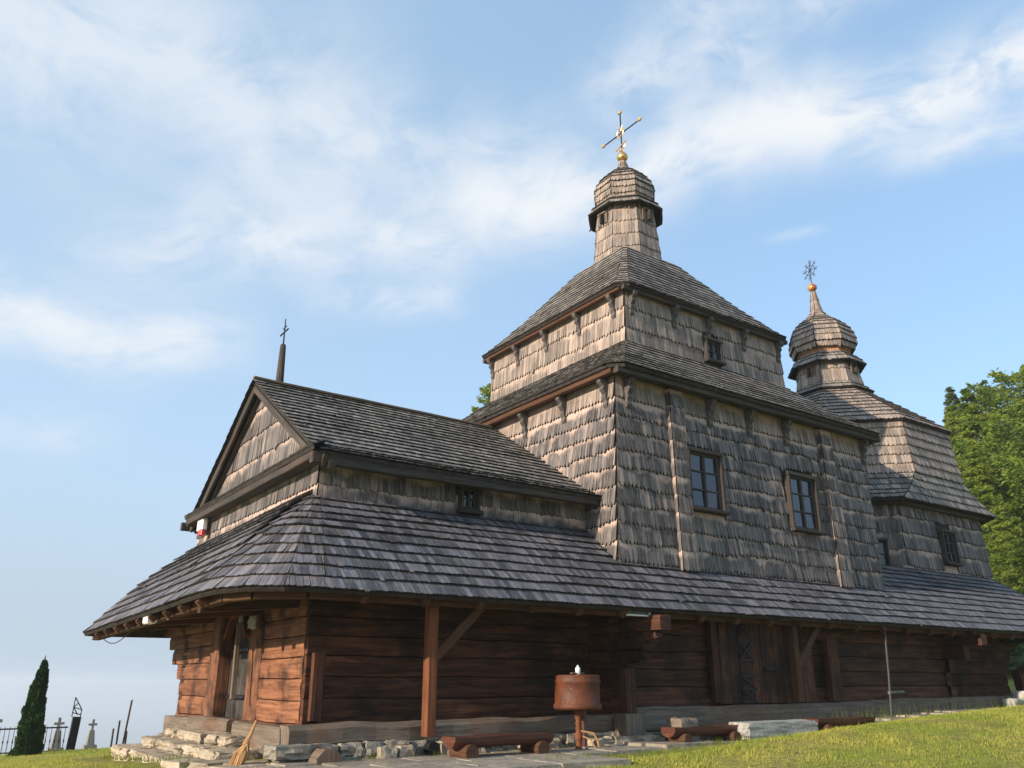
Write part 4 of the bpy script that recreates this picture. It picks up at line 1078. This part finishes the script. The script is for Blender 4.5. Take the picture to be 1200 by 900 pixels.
# ------------------------------------------------------------------ fence, gate post, graves
F0, F1 = V((2.45, 25.6, 0)), V((3.98, 25.35, 0))
def fz(x, y): return zg(x, y)-.05
t = thing('iron_fence', (3.2, 25.5, fz(3.2, 25.5)), 'thin black iron bar fence between the stone pillar and the ornate post at far left', 'fence')
mb = MB(); zr = fz(3.2, 25.5)+.62; mb.beam((F0.x, F0.y, zr), (F1.x, F1.y, zr+.02), .04, .035, seg=2, bev=.004, wob=0); mb.beam((F0.x, F0.y, zr-.55), (F1.x, F1.y, zr-.53), .03, .03, seg=2, bev=.004, wob=0); mb.build('rail', M['iron'], t)
for k in range(15):
    f = (k+.5)/15; p = F0.lerp(F1, f); mb = MB(); mb.tube([(p.x, p.y, zr-.62), (p.x, p.y, zr-.35), (p.x, p.y, zr-.3), (p.x, p.y, zr-.25), (p.x, p.y, zr+.06)], [.009, .009, .02, .009, .006], 5); mb.build('bar', M['iron'], t)
t = thing('iron_gate_post', (F1.x+.1, F1.y, fz(F1.x, F1.y)), 'black openwork metal post with a slanted lattice top at the fence end', 'post')
gx, gy, gz = F1.x+.12, F1.y-.02, fz(F1.x, F1.y)
mb = MB(); mb.beam((gx, gy, gz-.1), (gx+.04, gy, gz+.85), .2, .1, up=V((0, 1, 0)), bev=.01); mb.build('post_body', M['iron'], t)
mb = MB()
for a, b in (((-.08, .85), (-.06, 1.32)), ((-.06, 1.32), (.13, 1.02)), ((.13, 1.02), (.12, .85)), ((-.07, 1.08), (.13, 1.02)), ((-.07, .95), (.12, .9)), ((-.07, 1.08), (.05, .9)), ((.03, 1.18), (-.07, 1.08))): mb.beam((gx+a[0], gy, gz+a[1]), (gx+b[0], gy, gz+b[1]), .03, .022, seg=1, bev=.003, wob=0)
mb.build('lattice', M['iron'], t)
t = thing('stone_pillar', (2.22, 25.3, fz(2.2, 25.3)), 'dark rough stone gate pillar with flat cap at the left frame edge', 'pillar')
mb = MB(); pz = fz(2.2, 25.3)
for k in range(7): mb.stone((2.22, 25.3, pz-.05+k*.125), .38+uni(-.03, .03), .4, .16, k+40, box=.8)
mb.build('shaft', M['stoned'], t); mb = MB(); mb.beam((2.0, 25.3, pz+.86), (2.46, 25.3, pz+.86), .48, .07, bev=.01); mb.build('cap', M['stoned'], t)
def monument(x, y, h, w, label, mat='grave'):
    z = zg(x, y)-.05; t = thing('grave_monument', (x, y, z), label, 'gravestone', 'grave monuments on the slope')
    mb = MB(); mb.beam((x, y, z), (x, y, z+h*.35), w, w*.8, up=V((0, 1, 0)), bev=.02, taper=.85); mb.beam((x, y, z+h*.35), (x, y, z+h*.72), w*.55, w*.5, up=V((0, 1, 0)), bev=.02, taper=.6); mb.build('pedestal', M[mat], t)
    mb = MB(); mb.beam((x, y, z+h*.7), (x, y, z+h), w*.16, w*.14, up=V((0, 1, 0)), bev=.005); mb.beam((x-w*.28, y, z+h*.87), (x+w*.28, y, z+h*.87), w*.14, w*.14, seg=1, bev=.005); mb.build('cross', M[mat], t)
monument(4.45, 30.0, 1.3, .5, 'pale carved grave monument seen through the iron fence')
monument(5.3, 29.5, 1.1, .42, 'pale grave monument with a small cross standing right of the fence')
for i, (x, h, lab) in enumerate(((5.72, .75, 'short dark stake, leftmost of the four'), (5.86, .95, 'second dark stake from the left'), (6.02, 1.5, 'tallest leaning reddish stake'), (6.1, .62, 'shortest stake right of the tallest one'))):
    y = 28.6; z = zg(x, y)-.1; mb = MB(); mb.beam((x, y, z), (x+.1*(h > 1.2), y, z+h), .05, .05, up=V((0, 1, 0)), seg=2); tag(mb.build('wooden_stake', M['rafter' if h > 1.2 else 'greyd']), lab+' on the hillcrest beyond the steps', 'stake', 'stakes on the hillcrest')

# ------------------------------------------------------------------ haze
mb = MB(); H0, H1, HR = -262., 19., 9600.
c8 = [V((x, y, z)) for z in (H0, H1) for x, y in ((-HR, -HR), (HR, -HR), (HR, HR), (-HR, HR))]
mb.mesh(c8, [(3, 2, 1, 0), (4, 5, 6, 7), (0, 1, 5, 4), (1, 2, 6, 5), (2, 3, 7, 6), (3, 0, 4, 7)])
hm = bpy.data.materials.new('air_haze'); hm.use_nodes = True; nt = hm.node_tree
nt.nodes.remove(nt.nodes['Principled BSDF']); pv = nt.nodes.new('ShaderNodeVolumePrincipled')
pv.inputs['Color'].default_value = (.80, .87, .96, 1); pv.inputs['Density'].default_value = .0006; pv.inputs['Anisotropy'].default_value = .2
nt.links.new(pv.outputs[0], nt.nodes['Material Output'].inputs['Volume'])
hz = mb.build('haze', hm); tag(hz, kind='stuff')

# ------------------------------------------------------------------ sky, sun, camera
SUN_AZ, SUN_EL = 266.5, 17.      # clockwise from +Y
w = bpy.data.worlds.new('World'); sc.world = w; w.use_nodes = True
class WN(NT):
    def __init__(s): s.t = w.node_tree; s.n = s.t.nodes; s.l = s.t.links
s = WN(); bg = s.n['Background']
sk = s.N('ShaderNodeTexSky', sky_type='NISHITA', sun_disc=False, sun_elevation=R(SUN_EL), sun_rotation=R(SUN_AZ), air_density=1.0, dust_density=1.2, ozone_density=1.6, altitude=200.)
gen = s.N('ShaderNodeTexCoord').outputs['Generated']
dx, dy, dz = s.sep(gen)[0:3]
zc = s.math('MAXIMUM', dz, .004)
cz = s.N('ShaderNodeCombineXYZ'); s.put(cz.inputs[0], dx); s.put(cz.inputs[1], dy); s.put(cz.inputs[2], zc); s.l.new(cz.outputs[0], sk.inputs[0])
az = s.math('ARCTAN2', dx, dy)          # 0 at +Y, positive to +X
el = s.math('ARCSINE', dz)
skc = sk.outputs[0]
def streak(az0, el0, az1, el1, wd, amp, fs, seed, soft=.55):
    az0, el0, az1, el1, wd = [R(q) for q in (az0, el0, az1, el1, wd)]
    L = math.hypot(az1-az0, el1-el0); ux, uy = (az1-az0)/L, (el1-el0)/L
    a = s.math('SUBTRACT', az, az0); e = s.math('SUBTRACT', el, el0)
    al = s.math('ADD', s.math('MULTIPLY', a, ux), s.math('MULTIPLY', e, uy))
    pp = s.math('ADD', s.math('MULTIPLY', a, -uy), s.math('MULTIPLY', e, ux))
    cv = s.N('ShaderNodeCombineXYZ'); s.put(cv.inputs[0], s.math('MULTIPLY', al, fs)); s.put(cv.inputs[1], s.math('MULTIPLY', pp, fs*1.9)); cv.inputs[2].default_value = seed
    n = s.noise(cv.outputs[0], 1., 9., .62, .45)
    cw = s.N('ShaderNodeCombineXYZ'); s.put(cw.inputs[0], s.math('MULTIPLY', al, fs*.5)); cw.inputs[1].default_value = seed*1.7
    wig = s.math('MULTIPLY', s.math('SUBTRACT', s.noise(cw.outputs[0], 1., 2.), .5), wd*2.2)
    q = s.math('DIVIDE', s.math('SUBTRACT', pp, wig), wd)
    g = s.math('EXPONENT', s.math('MULTIPLY', s.math('MULTIPLY', q, q), -1.))
    t0 = s.ramp(al, -.12*L-.02, .18*L, 0., 1.); t1 = s.ramp(al, .8*L, 1.15*L+.02, 1., 0.)
    g = s.math('MULTIPLY', s.math('MULTIPLY', g, t0), t1)
    m = s.math('MULTIPLY', g, s.ramp(n, soft-.22, soft+.14, .14, 1.))
    return s.math('MULTIPLY', m, amp)
# azimuths measured clockwise from +Y: the photograph spans about 1 to 66 degrees
parts = [streak(80., 34.3, 52., 35.4, 2.5, 1., 9., 1.3, .46), streak(60., 36.2, 30., 30.5, 2.7, .92, 9., 2.1, .46), streak(34., 31., 6., 25.5, 2.6, .75, 9., 4.4, .48),
         streak(74., 31., 64., 31.4, 1.0, .65, 12., 5.2, .5), streak(56., 41., 42., 38.5, 2.5, .6, 10., 6.3, .5), streak(42., 34., 18., 35.5, 3.4, .6, 8., 7.7, .5),
         streak(15., 21.6, -9., 20., 2.1, .85, 9., 8.1, .47), streak(31., 25.6, 21., 24.7, 1.2, .55, 12., 9.4, .5), streak(66., 41.5, 48., 43., 1.4, .5, 10., 3.4, .5),
         streak(24., 38., -12., 34., 6.5, .65, 6., 10.2, .48), streak(8., 14.3, -6., 13.6, 1.3, .4, 12., 11.4, .5), streak(58., 28.3, 55., 28.2, .35, .25, 14., 12.4, .5),
         streak(-20., 30., -90., 35., 9., .4, 6., 13., .5), streak(90., 30., 200., 35., 8., .3, 6., 14., .5)]
tot = parts[0]
for p in parts[1:]: tot = s.math('SUBTRACT', s.math('ADD', tot, p), s.math('MULTIPLY', tot, p))
veil = s.math('MULTIPLY', s.ramp(az, R(70), R(0), 0., 1.), s.ramp(el, R(50), R(2), .3, .40))
tot = s.math('ADD', tot, 0., clamp=True)
skc = s.mix(1., skc, (1.2, 1.12, 1.1), 'MULTIPLY'); skc = s.mix(.6, skc, (1.10, 1.86, 2.72)); skc = s.mix(veil, skc, (2.25, 2.75, 3.25)); col = s.mix(tot, skc, (3.05, 3.15, 3.25)); col = s.mix(s.ramp(el, R(17), R(1), 0., .92), col, (1.68, 2.05, 2.5))
s.l.new(col, bg.inputs[0]); bg.inputs[1].default_value = .15

sl = bpy.data.lights.new('sun', 'SUN'); sl.energy = 3.5; sl.angle = R(.6); sl.color = (1., .85, .68)
so = bpy.data.objects.new('sun', sl); C.objects.link(so)
dv = V((math.sin(R(SUN_AZ))*math.cos(R(SUN_EL)), math.cos(R(SUN_AZ))*math.cos(R(SUN_EL)), math.sin(R(SUN_EL))))
so.rotation_euler = dv.to_track_quat('Z', 'Y').to_euler(); so.location = dv*60

cam = bpy.data.cameras.new('camera'); cam.lens = 29.25; cam.sensor_width = 36.; cam.clip_start = .05; cam.clip_end = 20000
co = bpy.data.objects.new('camera', cam); C.objects.link(co); co.location = (0, 0, 0)
co.rotation_euler = (math.pi/2+math.atan(350/975.), 0, R(54.8-90)); sc.camera = co
sc.view_settings.view_transform = 'Standard'; sc.view_settings.look = 'None'; sc.view_settings.exposure = 1.0; sc.view_settings.gamma = 1.
sc.cycles.max_bounces = 6; sc.cycles.diffuse_bounces = 3; sc.cycles.glossy_bounces = 3; sc.cycles.volume_bounces = 1
sc.cycles.use_denoising = True
